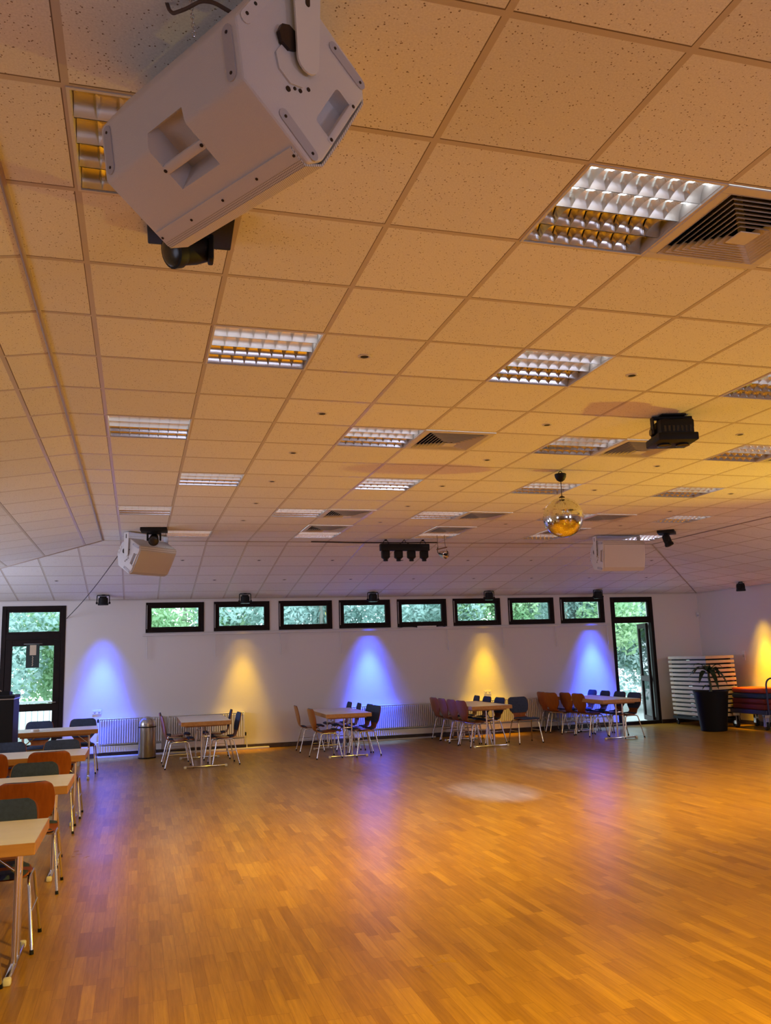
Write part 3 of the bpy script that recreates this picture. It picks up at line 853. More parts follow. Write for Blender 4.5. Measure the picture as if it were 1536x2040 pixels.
sp0 = make_speaker('large white loudspeaker hanging near the camera at upper left')
spL = dup(sp0, None, None, 'white loudspeaker hung far left with a black moving head in front')
spR = dup(sp0, None, None, 'white loudspeaker hung far right, seen square from the front')
m0 = place_speaker(sp0, (0.403, 0.268, 3.294), (0.5191, -0.8547, 0), (0.7269, 0.4415, -0.5261), 1.0, 3.5)
aL = Vector((-0.77, -0.64, 0)); 
place_speaker(spL, (0.30, 10.42, 3.235), aL, (0.55, -0.65, -0.52), 1.0, 3.495)
place_speaker(spR, (7.75, 10.2, 3.20), (-1.0, 0.06, 0), (-0.06, -0.985, -0.16), 1.12, 3.495)

# rigging of the near loudspeaker: brown mains cable and a safety chain
bm = bm_new()
pts = [(0.300, 0.193, ZC - 0.003), (0.306, 0.196, ZC - 0.020), (0.316, 0.194, ZC - 0.030), (0.349, 0.160, ZC - 0.038), (0.387, 0.110, ZC - 0.045), (0.419, 0.094, ZC - 0.056), (0.470, 0.088, ZC - 0.085)]
tube(bm, arc(pts, 0.03), 0.0055, 8)
t_ = obj('cable', bm, M['bcable']); tag(t_, 'brown cable curling from the ceiling to the near loudspeaker', 'cable')
bm = bm_new()
p0 = Vector((0.362, 0.150, ZC)); 
for k in range(9):
    c = p0 + Vector((0.0012 * k, 0.0006 * k, -0.014 - 0.0125 * k)); ring = []
    for q in range(12):
        an = 2 * PI * q / 12; v = Vector((0.0048 * math.cos(an), 0, 0.0085 * math.sin(an)))
        if k % 2: v = Vector((0, v.x, v.z))
        ring.append(c + v)
    tube(bm, ring, 0.0014, 6, closed=True)
bx(bm, (0.349, 0.137, ZC - 0.006), (0.375, 0.163, ZC), 0.002)
t_ = obj('safety_chain', bm, M['chrome'], smooth=50); tag(t_, 'thin safety chain on the ceiling above the near loudspeaker', 'chain')

# ------------------------------------------------------------------ STAGE LIGHTS
def make_moving_head(label):
    t = thing('moving_head_light', label, 'stage light', group='black moving head lights')
    bm = bm_new(); bx(bm, (-0.175, -0.13, -0.046), (0.175, 0.13, 0.0), 0.006); obj('base', bm, M['black'], t, smooth=30)
    bm = bm_new(); lathe(bm, [(0.05, -0.046), (0.05, -0.060), (0.042, -0.064)], n=20); bx(bm, (-0.095, -0.035, -0.078), (0.095, 0.035, -0.060), 0.005)
    for s in (-1, 1): bx(bm, (s * 0.084 - 0.012, -0.035, -0.170), (s * 0.084 + 0.012, 0.035, -0.064), 0.008)
    obj('yoke', bm, M['black'], t, smooth=30)
    bm = bm_new(); lathe(bm, [(0.030, -0.095), (0.055, -0.075), (0.062, -0.02), (0.060, 0.045), (0.070, 0.06), (0.070, 0.095), (0.060, 0.098)], n=24)
    hd = obj('head', bm, M['black'], t, smooth=35, loc=(0, 0, -0.145))
    hd.rotation_euler = (R(115), 0, 0)
    bm = bm_new(); lathe(bm, [(0.060, 0.0985), (0.045, 0.106), (0.01, 0.109)], n=24)
    obj('lens', bm, M['blackgloss'], hd, smooth=40)
    return t
mh = make_moving_head('black moving head light half hidden under the near loudspeaker')
mh.location = (0.435, 1.41, ZC); mh.rotation_euler = (0, 0, R(-2))
o = dup(mh, (0.445, 9.85, ZC), R(-5), 'black moving head light in front of the far left loudspeaker')
o = dup(mh, (8.32, 9.55, ZC), R(50), 'black moving head light right of the far right loudspeaker')
for q, an in ((mh, (R(112), 0, R(-60))), (o, (R(160), 0, R(20)))):
    for ch in q.children:
        if ch.name.startswith('head'):
            ch.rotation_euler = an
            if q is mh: ch.location.z = -0.122

t = thing('effect_light', 'bulky black effect light on the ceiling at right, above a vent', 'stage light', (4.32, 3.65, ZC), R(-14))
bm = bm_new(); bx(bm, (-0.10, -0.07, -0.012), (0.10, 0.07, 0.0), 0.003)
for s in (-1, 1): bx(bm, (s * 0.155 - 0.006, -0.03, -0.15), (s * 0.155 + 0.006, 0.03, -0.02), 0.003)
bx(bm, (-0.161, -0.03, -0.03), (0.161, 0.03, -0.012), 0.003); obj('bracket', bm, M['black'], t)
bm = bm_new()
bx(bm, (-0.135, -0.12, -0.190), (0.135, 0.12, -0.055), 0.014); bx(bm, (-0.168, -0.150, -0.234), (0.152, 0.150, -0.172), 0.010)
bx(bm, (0.100, -0.085, -0.120), (0.152, 0.085, -0.050), 0.012); bx(bm, (-0.110, -0.03, -0.060), (-0.080, 0.03, -0.030), 0.004); bx(bm, (0.070, -0.03, -0.060), (0.100, 0.03, -0.030), 0.004)
bd = obj('body', bm, M['black'], t, smooth=30)
bm = bm_new()
for s in (-1, 1): lathe(bm, [(0.030, s * 0.140), (0.033, s * 0.158), (0.028, s * 0.170)], c=(0, 0.02, -0.13), n=18, axis='x')
obj('tilt_knob', bm, M['blackgloss'], t, smooth=40)
bm = bm_new()
for x in (-0.075, 0.075): lathe(bm, [(0.052, -0.232), (0.055, -0.248), (0.045, -0.252)], c=(x, 0, 0), n=24)
obj('lens', bm, M['blackgloss'], t, smooth=40)
bm = bm_new()
for k in range(7): bx(bm, (-0.11 + k * 0.034, -0.123, -0.160), (-0.092 + k * 0.034, -0.117, -0.110), 0.002)
obj('vent_slot', bm, M['blackgloss'], t)

# four-head bar
t = thing('light_bar', 'black bar of four downward spotlights hung at the far ceiling crease', 'stage light', (4.305, 10.72, 3.385))
bm = bm_new(); bx(bm, (-0.405, -0.05, -0.06), (0.405, 0.05, 0.05), 0.008); obj('bar', bm, M['black'], t, smooth=30)
for x in (-0.32, -0.107, 0.107, 0.32):
    bm = bm_new(); bx(bm, (x - 0.062, -0.05, -0.175), (x + 0.062, 0.05, -0.06), 0.012)
    lathe(bm, [(0.062, -0.165), (0.050, -0.185), (0.036, -0.19), (0.036, -0.225), (0.028, -0.226)], c=(x, 0, 0), n=20)
    obj('spot_head', bm, M['black'], t, smooth=35)
for x in (-0.31, 0.31):
    bm = bm_new(); tube(bm, arc([(x - 0.05, 0, 0.048), (x - 0.03, 0, 0.10), (x + 0.03, 0, 0.10), (x + 0.05, 0, 0.048)], 0.02), 0.006, 8); bx(bm, (x - 0.016, -0.02, 0.098), (x + 0.016, 0.02, 0.1225), 0.003)
    obj('clamp', bm, M['black'], t)
bm = bm_new(); bx(bm, (0.28, -0.0512, -0.005), (0.375, -0.0492, 0.022), 0.0005); obj('display', bm, M['blackgloss'], t)
bm = bm_new(); tube(bm, arc([(-0.09, 0, 0.045), (-0.03, 0, 0.085), (0.0, 0, 0.1225)], 0.03), 0.006, 8); tube(bm, arc([(0.09, 0, 0.045), (0.02, 0, 0.075), (0.0, 0, 0.1225)], 0.03), 0.006, 8)
obj('cord', bm, M['cable'], t, smooth=60)
bm = bm_new(); tube(bm, [(2.85, 10.98, ZC - 0.010), (3.6, 11.0, ZC - 0.017), (4.3, 10.98, ZC - 0.018), (4.95, 10.98, ZC - 0.010)], 0.010, 8)
tag(obj('cable', bm, M['cable'], smooth=60), 'black cable run along the ceiling crease behind the bar of spotlights', 'cable')
# pin spot on wires
t = thing('pin_spotlight', 'small silver pin spotlight hanging on two wires right of the light bar', 'stage light', (4.755, 10.2, 3.28))
bm = bm_new(); bx(bm, (-0.095, -0.02, 0.012), (0.075, 0.02, 0.030), 0.004, mtx=Matrix.Rotation(R(-12), 4, 'Y')); obj('crossbar', bm, M['brass'], t)
bm = bm_new(); tube(bm, [(-0.075, 0, 0.010), (-0.085, 0, ZC - 3.28)], 0.0035, 6); tube(bm, [(0.045, 0, 0.03), (0.035, 0, ZC - 3.28)], 0.0035, 6); obj('wire', bm, M['cable'], t, smooth=60)
bm = bm_new()
tube(bm, arc([(-0.085, 0, 0.03), (-0.085, 0, -0.06), (-0.02, 0, -0.07)], 0.03), 0.006, 8); tube(bm, [(0.065, 0, 0.0), (0.07, -0.02, -0.075)], 0.006, 8)
obj('fork', bm, M['black'], t, smooth=50)
bm = bm_new(); lathe(bm, [(0.035, 0.10), (0.058, 0.05), (0.064, -0.02), (0.068, -0.03), (0.062, -0.034), (0.055, -0.01), (0.02, 0.03)], n=24, axis='y')
bmesh.ops.transform(bm, matrix=Matrix.Translation((0.03, 0, -0.075)) @ Matrix.Rotation(R(25), 4, 'Z') @ Matrix.Rotation(R(15), 4, 'X'), verts=bm.verts)
obj('can', bm, M['chrome'], t, smooth=40)
bm = bm_new(); lathe(bm, [(0.012, 0.03), (0.016, 0.0), (0.012, -0.02)], n=12, axis='y')
bmesh.ops.transform(bm, matrix=Matrix.Translation((0.03, 0, -0.075)) @ Matrix.Rotation(R(25), 4, 'Z') @ Matrix.Rotation(R(15), 4, 'X'), verts=bm.verts)
obj('bulb', bm, M['black'], t)

# wash lights along the walls
def make_wash():
    t = thing('wash_light', '-', 'stage light', group='black wash lights along the walls')
    bm = bm_new(); lathe(bm, [(0.060, 0.055), (0.085, 0.045), (0.088, -0.045), (0.094, -0.05), (0.094, -0.085), (0.085, -0.087)], n=26)
    bx(bm, (-0.062, -0.062, 0.04), (0.062, 0.062, 0.075), 0.006); obj('body', bm, M['black'], t, smooth=35)
    bm = bm_new()
    tube(bm, arc([(-0.112, 0, -0.045), (-0.108, 0, 0.095), (0.108, 0, 0.095), (0.112, 0, -0.045)], 0.015), 0.0085, 8)
    bx(bm, (-0.03, -0.03, 0.088), (0.03, 0.03, 0.107), 0.003)
    obj('bracket', bm, M['black'], t, smooth=50)
    bm = bm_new()
    for s in (-1, 1): lathe(bm, [(0.020, s * 0.096), (0.022, s * 0.118), (0.016, s * 0.13)], c=(0, 0, -0.045), n=14, axis='x')
    obj('knob', bm, M['black'], t, smooth=40)
    bm = bm_new(); lathe(bm, [(0.084, -0.0865), (0.08, -0.0885), (0.02, -0.089)], n=24); obj('lens', bm, M['blackgloss'], t)
    return t
w0 = None
WLAB = ['black wash light above the blue glow at far left', 'black wash light above the left yellow glow', 'black wash light above the middle blue glow', 'black wash light above the right yellow glow', 'black wash light above the right blue glow', 'black wash light at the top of the right wall']
for k, (wx, c, p) in enumerate(WASH):
    loc = (wx, YW - WD, ZC - KF * (YW - WD - CRY) - 0.108)
    if w0 is None: w0 = make_wash(); w0.location = loc; w0['label'] = WLAB[0]
    else: dup(w0, loc, R((k * 37) % 9 - 4), WLAB[k])
KR = (ZC - ZT) / (XR - CRR)
dup(w0, (XR - WD, 12.95, ZC - KR * (XR - WD - CRR) - 0.108), R(72), WLAB[5])

# mirror ball
t = thing('mirror_ball', 'round mirror ball hanging from a black motor at right of centre', 'mirror ball', (4.40, 5.67, 3.02))
bm = bm_new(); rb = 0.204; nl = 36
for i in range(nl):
    a0, a1 = -PI / 2 + PI * i / nl, -PI / 2 + PI * (i + 1) / nl
    cm = math.cos((a0 + a1) / 2); nn = max(4, int(round(2 * nl * cm)))
    for j in range(nn):
        b0, b1 = 2 * PI * j / nn, 2 * PI * (j + 0.94) / nn
        e0, e1 = a0 + 0.003, a1 - 0.003
        jit = Vector((rnd.uniform(-1, 1), rnd.uniform(-1, 1), rnd.uniform(-1, 1))) * 0.016
        vs = []
        c = Vector((math.cos((a0 + a1) / 2) * math.cos((b0 + b1) / 2), math.cos((a0 + a1) / 2) * math.sin((b0 + b1) / 2), math.sin((a0 + a1) / 2)))
        for e, b in ((e0, b0), (e0, b1), (e1, b1), (e1, b0)):
            p = Vector((math.cos(e) * math.cos(b), math.cos(e) * math.sin(b), math.sin(e)))
            d = p - c; n_ = (c + jit).normalized(); d = d - n_ * d.dot(n_)
            vs.append(bm.verts.new((c + d) * rb))
        bm.faces.new(vs)
bl = obj('ball', bm, M['mirror'], t)
bm = bm_new(); bmesh.ops.create_uvsphere(bm, u_segments=32, v_segments=20, radius=rb * 0.985); obj('core', bm, M['cavity'], bl)
bm = bm_new(); tube(bm, [(0, 0, rb - 0.005), (0, 0, 0.40)], 0.0045, 8); lathe(bm, [(0.03, rb - 0.005), (0.03, rb + 0.008), (0.01, rb + 0.02)], n=16); obj('cord', bm, M['screw'], t, smooth=60)
bm = bm_new(); lathe(bm, [(0.018, 0.375), (0.040, 0.39), (0.056, 0.42), (0.060, 0.45), (0.056, 0.455)], n=24)
tube(bm, arc([(-0.03, 0, 0.45), (-0.012, 0, 0.475), (0.0, 0, ZC - 3.02)], 0.02), 0.004, 6); tube(bm, arc([(0.03, 0, 0.45), (0.015, 0, 0.475), (0.0, 0, ZC - 3.02)], 0.02), 0.004, 6)
obj('motor', bm, M['black'], t, smooth=40)

# sagging cable from the far left loudspeaker to the door corner
bm = bm_new(); A_ = Vector((-0.02, 10.30, 3.20)); B_ = Vector((-1.03, YW - 0.01, 2.58))
tube(bm, [A_.lerp(B_, k / 10) - Vector((0, 0, 0.05 * math.sin(PI * k / 10))) for k in range(11)], 0.007, 6)
tag(obj('cable', bm, M['cable'], smooth=60), 'thin black cable sloping from the far left loudspeaker to the door top', 'cable')

# ------------------------------------------------------------------ FURNITURE
def lerp_tab(tab, s):
    for (a, b) in zip(tab, tab[1:]):
        if a[0] <= s <= b[0]:
            f_ = (s - a[0]) / (b[0] - a[0] + 1e-9); f_ = f_ * f_ * (3 - 2 * f_) if True else f_
            return a[1] + (b[1] - a[1]) * f_
    return tab[-1][1]
def catmull(P, n):
    out = []
    for i in range(len(P) - 1):
        p0 = P[max(0, i - 1)]; p1 = P[i]; p2 = P[i + 1]; p3 = P[min(len(P) - 1, i + 2)]
        for k in range(n):
            t_ = k / n
            out.append(tuple(0.5 * ((2 * b) + (-a + c) * t_ + (2 * a - 5 * b + 4 * c - d) * t_ ** 2 + (-a + 3 * b - 3 * c + d) * t_ ** 3) for a, b, c, d in zip(p0, p1, p2, p3)))
    out.append(P[-1]); return out
# profile: y (forward), z, half width
PROF = catmull([(0.225, 0.432, 0.155), (0.215, 0.446, 0.195), (0.12, 0.452, 0.212), (0.0, 0.442, 0.210), (-0.10, 0.438, 0.190), (-0.175, 0.450, 0.140), (-0.212, 0.495, 0.118), (-0.228, 0.540, 0.152), (-0.240, 0.60, 0.196), (-0.255, 0.68, 0.211), (-0.272, 0.755, 0.207), (-0.285, 0.805, 0.190), (-0.291, 0.830, 0.150)], 4)
def sheet(prof, off, thick, dish=0.018, nt=10, shrink=0.0):
    bm = bm_new(); n = len(prof); rows = []
    for i, (y, z, w) in enumerate(prof):
        a = prof[max(0, i - 1)]; b = prof[min(n - 1, i + 1)]
        d = Vector((0, b[0] - a[0], b[1] - a[1])).normalized(); nn = Vector((0, -d.z, d.y))     # points to the sitter
        if nn.z < 0 and nn.y < 0: nn = -nn
        f_, k_ = [], []
        for j in range(nt + 1):
            u = -1 + 2 * j / nt; dd = dish * u * u * (1.0 if z > 0.5 else 0.45)
            p = Vector((u * (w - shrink), y, z)) + nn * (off + dd)
            edge = (1 - min(1, (1 - abs(u)) * 3)) if thick > 0.013 else 0
            f_.append(bm.verts.new(p + nn * thick * (1 - 0.75 * edge))); k_.append(bm.verts.new(p))
        rows.append((f_, k_))
    for (f0, k0), (f1, k1) in zip(rows, rows[1:]):
        for j in range(nt):
            bm.faces.new((f0[j], f0[j + 1], f1[j + 1], f1[j])); bm.faces.new((k0[j], k1[j], k1[j + 1], k0[j + 1]))
        for j in (0, nt): bm.faces.new((f0[j], f1[j], k1[j], k0[j]))
    for f0, k0 in (rows[0], rows[-1]):
        for j in range(nt): bm.faces.new((f0[j], f0[j + 1], k0[j + 1], k0[j]))
    return bm
def make_chair(label):
    t = thing('stacking_chair', label, 'chair')
    obj('shell', sheet(PROF, -0.010, 0.010), M['shell'], t, smooth=50)
    seat = [p for p in PROF if p[1] < 0.455 and p[0] > -0.172]
    obj('seat_pad', sheet(seat, 0.0005, 0.022, shrink=0.008), M['fabric'], t, smooth=50)
    back = [p for p in PROF if p[1] > 0.535]
    obj('back_pad', sheet(back, 0.0005, 0.018, shrink=0.008), M['fabric'], t, smooth=50)
    for sx in (-1, 1):
        for sy in (-1, 1):
            bm = bm_new()
            foot = (sx * 0.245, 0.215 if sy > 0 else -0.235, 0.006); top = (sx * 0.205, 0.135 if sy > 0 else -0.135, 0.418)
            tube(bm, arc([foot, top, (sx * 0.205, 0.0, 0.420)], 0.05), 0.0105, 10)
            lg = obj('leg', bm, M['chrome'], t, smooth=50)
            bm = bm_new(); tube(bm, [Vector(foot) - Vector((0, 0, 0.006)), Vector(foot).lerp(Vector(top), 0.045)], 0.0125, 10); obj('foot_cap', bm, M['black'], lg, smooth=50)
    bm = bm_new()
    for y in (-0.10, 0.10): tube(bm, [(-0.205, y, 0.420), (0.205, y, 0.420)], 0.009, 8)
    for sx in (-1, 1): tube(bm, [(sx * 0.228, 0.175, 0.225), (sx * 0.228, -0.185, 0.225)], 0.005, 8)
    obj('frame', bm, M['chrome'], t, smooth=50)
    return t
chair0 = make_chair('-'); used = [False]
def chair(x, y, rot, label, group):
    if not used[0]:
        used[0] = True; chair0.location = (x, y, 0); chair0.rotation_euler = (0, 0, R(rot)); chair0['label'] = label; chair0['group'] = group
        return chair0
    return dup(chair0, (x, y, 0), R(rot), label, group)

def make_table(L, label, group, loc, rot):
    t = thing('folding_table', label, 'table', loc, R(rot), group)
    bm = bm_new(); h = L / 2
    bx(bm, (-h, -0.40, 0.672), (h, 0.40, 0.737), 0.004, 1)
    for f in bm.faces:
        if f.calc_center_median().z > 0.7365 and abs(f.normal.z) > 0.9: f.material_index = 0
    bx(bm, (-h + 0.10, -0.33, 0.648), (h - 0.10, 0.33, 0.672), 0.003, 1)
    obj('tabletop', bm, [M['ttop'], M['tedge']], t)
    for s in (-1, 1):
        x = s * (h - 0.125)
        for y in (-0.068, 0.068):
            bm = bm_new(); tube(bm, [(x, y, 0.03), (x, y, 0.665)], 0.015, 12); obj('leg', bm, M['chrome'], t, smooth=50)
        bm = bm_new(); bx(bm, (x - 0.018, -0.31, 0.010), (x + 0.018, 0.31, 0.036), 0.009); ft = obj('foot', bm, M['chrome'], t, smooth=40)
        for y in (-1, 1):
            bm = bm_new(); bx(bm, (x - 0.021, y * 0.325 - 0.022, 0.0), (x + 0.021, y * 0.325 + 0.022, 0.040), 0.010); obj('end_cap', bm, M['cap'], ft, smooth=40)
        bm = bm_new(); tube(bm, [(x, 0, 0.50), (x - s * 0.20, 0, 0.66)], 0.008, 8); bx(bm, (x - 0.012, -0.075, 0.485), (x + 0.012, 0.075, 0.505), 0.004); obj('brace', bm, M['chrome'], t, smooth=50)
    return t
# four tables along the back wall: x centre, near edge, length, name
TB = [(1.35, 12.36, 1.66, 'first', 'bin'), (3.775, 12.48, 1.72, 'second', None), (6.45, 12.58, 1.72, 'third', None), (9.11, 12.52, 1.9, 'fourth', 'door')]
TLAB = ['cream-topped folding table beside the steel bin', 'cream-topped folding table below the middle blue glow', 'cream-topped folding table below the right yellow glow', 'cream-topped folding table beside the open door']
for k, (xc, y0, L, nm, _) in enumerate(TB):
    make_table(L, TLAB[k], 'tables along the back wall', (xc, y0 + L / 2, 0), 90 + (0, -1, 0.5, -1)[k])
TN = ['table beside the bin', 'table under the middle blue glow', 'table under the right yellow glow', 'table by the open door']
LEFT = [[(0.935, 12.76, -88), (0.93, 13.72, -93)],
        [(3.41, 12.78, -86), (3.37, 13.95, -92)],
        [(6.27, 13.00, -84), (6.27, 13.50, -86), (6.27, 14.02, -87), (6.29, 14.55, -88)],
        [(8.95, 13.50, -82), (8.95, 14.02, -84), (8.75, 14.34, -75), (8.78, 14.72, -90)]]
RIGHT = [[(1.66, 12.83, 94), (1.62, 13.76, 88)],
         [(4.07, 12.76, 96), (4.08, 13.27, 92), (4.02, 13.85, 86), (3.98, 14.44, 88)],
         [(6.71, 13.38, 95), (6.69, 13.98, 90), (6.68, 14.52, 84)],
         [(9.33, 12.84, 96), (9.36, 13.44, 92), (9.36, 14.02, 88), (9.40, 14.62, 86)]]
for k in range(4):
    for side, L_ in (('left', LEFT[k]), ('right', RIGHT[k])):
        for n, (x, y, r) in enumerate(L_):
            chair(x, y, r, 'plywood chair %s of the %s, %s from front' % (side, TN[k], ORD[n]), 'chairs along the back wall')
chair(7.30, 13.02, 182, 'lone blue-padded chair facing the room between the last two tables', 'chairs along the back wall')
# left column of tables: right short edge at x = -0.27
LT = [(3.26, 1.7, 'nearest table at the left edge'), (5.57, 1.7, 'second table from the front at left'), (8.02, 1.7, 'third table from the front at left')]
LLAB = ['cream-topped table cut off at the left edge, nearest the camera', 'cream-topped table at left, second from the front', 'cream-topped table at left, third from the front']
for (y0, L, nm), lab in zip(LT, LLAB):
    make_table(L, lab, 'tables at the left', (-0.27 - L / 2, y0 + 0.40, 0), 0)
make_table(1.2, 'wood-topped table at far left in front of the glazed door, paper on it', 'tables at the left', (-0.32 - 0.6, 12.30, 0), 3)
G2 = 'chairs at the left tables'
chair(-0.66, 3.08, 2, 'blue-padded chair with chrome legs at the bottom left corner', G2)
chair(-0.57, 4.04, 180, 'blue-backed chair behind the nearest left table', G2)
chair(-0.545, 5.44, 0, 'orange-backed chair in front of the second left table', G2)
chair(-0.62, 6.30, 180, 'blue-backed chair behind the second left table', G2)
chair(-0.60, 7.86, 1, 'orange-backed chair at the right end of the third left table', G2)
chair(-1.19, 7.90, -2, 'orange-backed chair cut off by the left edge at the third table', G2)
chair(-0.58, 8.72, 180, 'blue-backed chair behind the third left table, nearer its end', G2)
chair(-1.19, 8.76, 178, 'blue-backed chair behind the third left table, by the photo edge', G2)
chair(-1.22, 12.72, 183, 'dark chair in front of the glazed door pane', G2)
chair(-0.59, 12.86, 178, 'dark chair between the glazed door and the left radiator', G2)
# papers on the far left table
bm = bm_new(); bx(bm, (-0.15, -0.105, 0), (0.15, 0.105, 0.004), 0.001); o = obj('paper', bm, M['paper'], loc=(-1.15, 12.22, 0.7375), rotz=0.3); tag(o, 'loose paper sheets on the far left table', 'paper')
bm = bm_new(); bx(bm, (-0.05, -0.05, 0), (0.05, 0.05, 0.035), 0.012); o = obj('crumpled_tissue', bm, M['paper'], loc=(-1.20, 12.03, 0.7375), rotz=0.5, smooth=60); tag(o, 'small white crumpled tissue on the far left table', 'tissue')
t = thing('cardboard_box', 'low beige box on the floor behind the far left table', 'box', (-0.86, 14.0, 0))
bm = bm_new(); bx(bm, (-0.20, -0.15, 0), (0.20, 0.15, 0.40), 0.004); obj('body', bm, M['card'], t)
bm = bm_new(); bx(bm, (-0.207, -0.157, 0.40), (0.207, 0.157, 0.45), 0.004); obj('lid', bm, M['trim'], t)

# black equipment cabinet at the left edge
t = thing('equipment_cabinet', 'black equipment cabinet cut off at the left edge before the door', 'cabinet', (-1.70, 10.95, 0))
bm = bm_new(); bx(bm, (-0.36, -0.30, 0.06), (0.36, 0.30, 1.27), 0.01); obj('body', bm, M['black'], t)
bm = bm_new(); bx(bm, (-0.37, -0.31, 1.285), (0.37, 0.31, 1.325), 0.008); obj('lid', bm, M['black'], t)
bm = bm_new(); bx(bm, (-0.365, -0.305, 1.27), (0.365, 0.305, 1.285), 0.002); obj('edge_strip', bm, M['steel'], t)
for sx in (-1, 1):
    for sy in (-1, 1):
        bm = bm_new(); lathe(bm, [(0.03, 0.0), (0.035, 0.01), (0.03, 0.06)], c=(sx * 0.29, sy * 0.23, 0), n=14); obj('caster', bm, M['blackgloss'], t)
t = thing('control_box', 'small black control box with silver cover on the black cabinet', 'control box', (-1.62, 10.92, 1.325))
bm = bm_new(); prism(bm, [(-0.15, 0), (0.15, 0), (0.15, 0.04), (-0.15, 0.055)], lambda u, v, w: (w, u, v), -0.20, 0.21); obj('body', bm, M['black'], t)
bm = bm_new(); tube(bm, arc([(-0.19, -0.05, 0.045), (-0.12, -0.05, 0.085), (0.02, -0.05, 0.09), (0.09, -0.05, 0.048)], 0.04), 0.012, 8); obj('silver_cover', bm, M['chrome'], t, smooth=60)

# poster on the left door
t = thing('door_notice', 'dark poster with beige note hanging on the left door glass', 'poster', (-1.60, YW - 0.012, 1.92))
bm = bm_new(); bx(bm, (-0.115, -0.004, -0.235), (0.115, 0.004, 0.20), 0.001); obj('sheet', bm, M['poster'], t)
bm = bm_new(); bx(bm, (-0.052, -0.006, -0.005), (0.058, -0.004, 0.18), 0.0005); obj('note', bm, M['note'], t)
bm = bm_new()
for k in range(9): bx(bm, (-0.010 + 0.006 * (k % 2), -0.0055, -0.035 - k * 0.021), (0.006 + 0.006 * (k % 2), -0.004, -0.022 - k * 0.021))
obj('text_line', bm, M['note'], t)
bm = bm_new(); tube(bm, [(-0.16, 0, 0.20), (0.16, 0, 0.20)], 0.005, 6); obj('hanging_rod', bm, M['rail'], t)

# radiators
def radiator(label, x0, x1, z0=0.23, z1=0.70, valve=None):
    t = thing('radiator', label, 'radiator', ((x0 + x1) / 2, YW - 0.03, 0), 0, 'white panel radiators')
    w = (x1 - x0) / 2; bm = bm_new()
    n = int((x1 - x0) / 0.042); st = (x1 - x0) / n
    prev = None; yb, yf = -0.046, -0.090
    outl = []
    for k in range(n):
        a = -w + k * st
        outl += [(a, yb), (a + st * 0.26, yb), (a + st * 0.36, yf), (a + st * 0.90, yf)]
    outl.append((w, yb))
    prev = None
    for (x, y) in outl:
        edge = 0.028
        cur = [bm.verts.new((x, yb, z0)), bm.verts.new((x, yb, z0 + 0.012)), bm.verts.new((x, y, z0 + edge)), bm.verts.new((x, y, z1 - edge)), bm.verts.new((x, yb, z1 - 0.012)), bm.verts.new((x, yb, z1))]
        if prev:
            for q in range(5): bm.faces.new((prev[q], cur[q], cur[q + 1], prev[q + 1]))
        prev = cur
    bx(bm, (-w, -0.045, z0), (w, 0.0, z1 - 0.002))
    obj('panel', bm, M['white'], t)
    bm = bm_new(); bx(bm, (-w - 0.004, -0.072, z1 - 0.004), (w + 0.004, 0.002, z1 + 0.008), 0.003)
    for s in (-1, 1): bx(bm, (s * w - 0.006, -0.088, z0), (s * w + 0.006, 0.0, z1), 0.003)
    obj('casing', bm, M['white'], t)
    s = 1 if valve == 'right' else -1
    bm = bm_new(); tube(bm, arc([(s * (w + 0.005), -0.04, z0 + 0.05), (s * (w + 0.05), -0.04, z0 + 0.05), (s * (w + 0.05), -0.04, 0.0)], 0.02), 0.009, 8); obj('pipe', bm, M['white'], t, smooth=50)
    bm = bm_new(); lathe(bm, [(0.018, 0.0), (0.022, 0.02), (0.020, 0.06), (0.012, 0.065)], c=(s * (w + 0.02), -0.04, z1 - 0.06 if valve != 'right' else z0 + 0.03), n=14); obj('valve', bm, M['black'], t, smooth=40)
    bm = bm_new(); bx(bm, (-w, -0.065, 0.10), (w, -0.02, z0 - 0.02), 0.004); obj('convector_back', bm, M['white'], t)
    return t
radiator('short white radiator between the left door and the steel bin', -0.40, 0.72)
radiator('white radiator behind the bin-side table, lit yellow at its end', 0.84, 2.27, valve='right')
radiator('long white radiator along the back wall behind the middle tables', 4.42, 8.62)
radiator('white radiator behind the table by the open door', 8.72, 10.3)
# pale floor strip (trunking) below the radiators
bm = bm_new(); bx(bm, (-0.45, YW - 0.12, 0), (2.75, YW - 0.02, 0.035), 0.006); bx(bm, (4.4, YW - 0.05, 0), (6.2, YW - 0.02, 0.03), 0.004)
struct(obj('trim_4', bm, M['trim']))

# blind rods under the windows
w0 = None
RX = [0.43, 1.71, 2.99, 4.22, 6.55, 7.82, 9.09, 10.37]
RW = ['first window from the left', 'second window', 'third window', 'fourth window', 'gap right of the fifth window', 'gap right of the sixth window', 'gap right of the seventh window', 'gap right of the eighth window']
for k, x in enumerate(RX):
    lab = 'thin white crank rod hanging under the ' + RW[k]
    if w0 is None:
        w0 = thing('crank_rod', lab, 'window rod', (x, YW - 0.055, ZS - 0.045), 0, 'window crank rods')
        bm = bm_new(); tube(bm, [(0, 0, 0), (0.004, -0.008, -0.30)], 0.007, 8); obj('rod', bm, M['trim'], w0, smooth=60)
        bm = bm_new(); tube(bm, arc([(0.004, -0.008, -0.27), (0.006, -0.012, -0.42), (0.022, -0.012, -0.425)], 0.008), 0.009, 8); obj('grip', bm, M['trim'], w0, smooth=60)
    else: dup(w0, (x, YW - 0.055, ZS - 0.045), R(k * 13), lab)
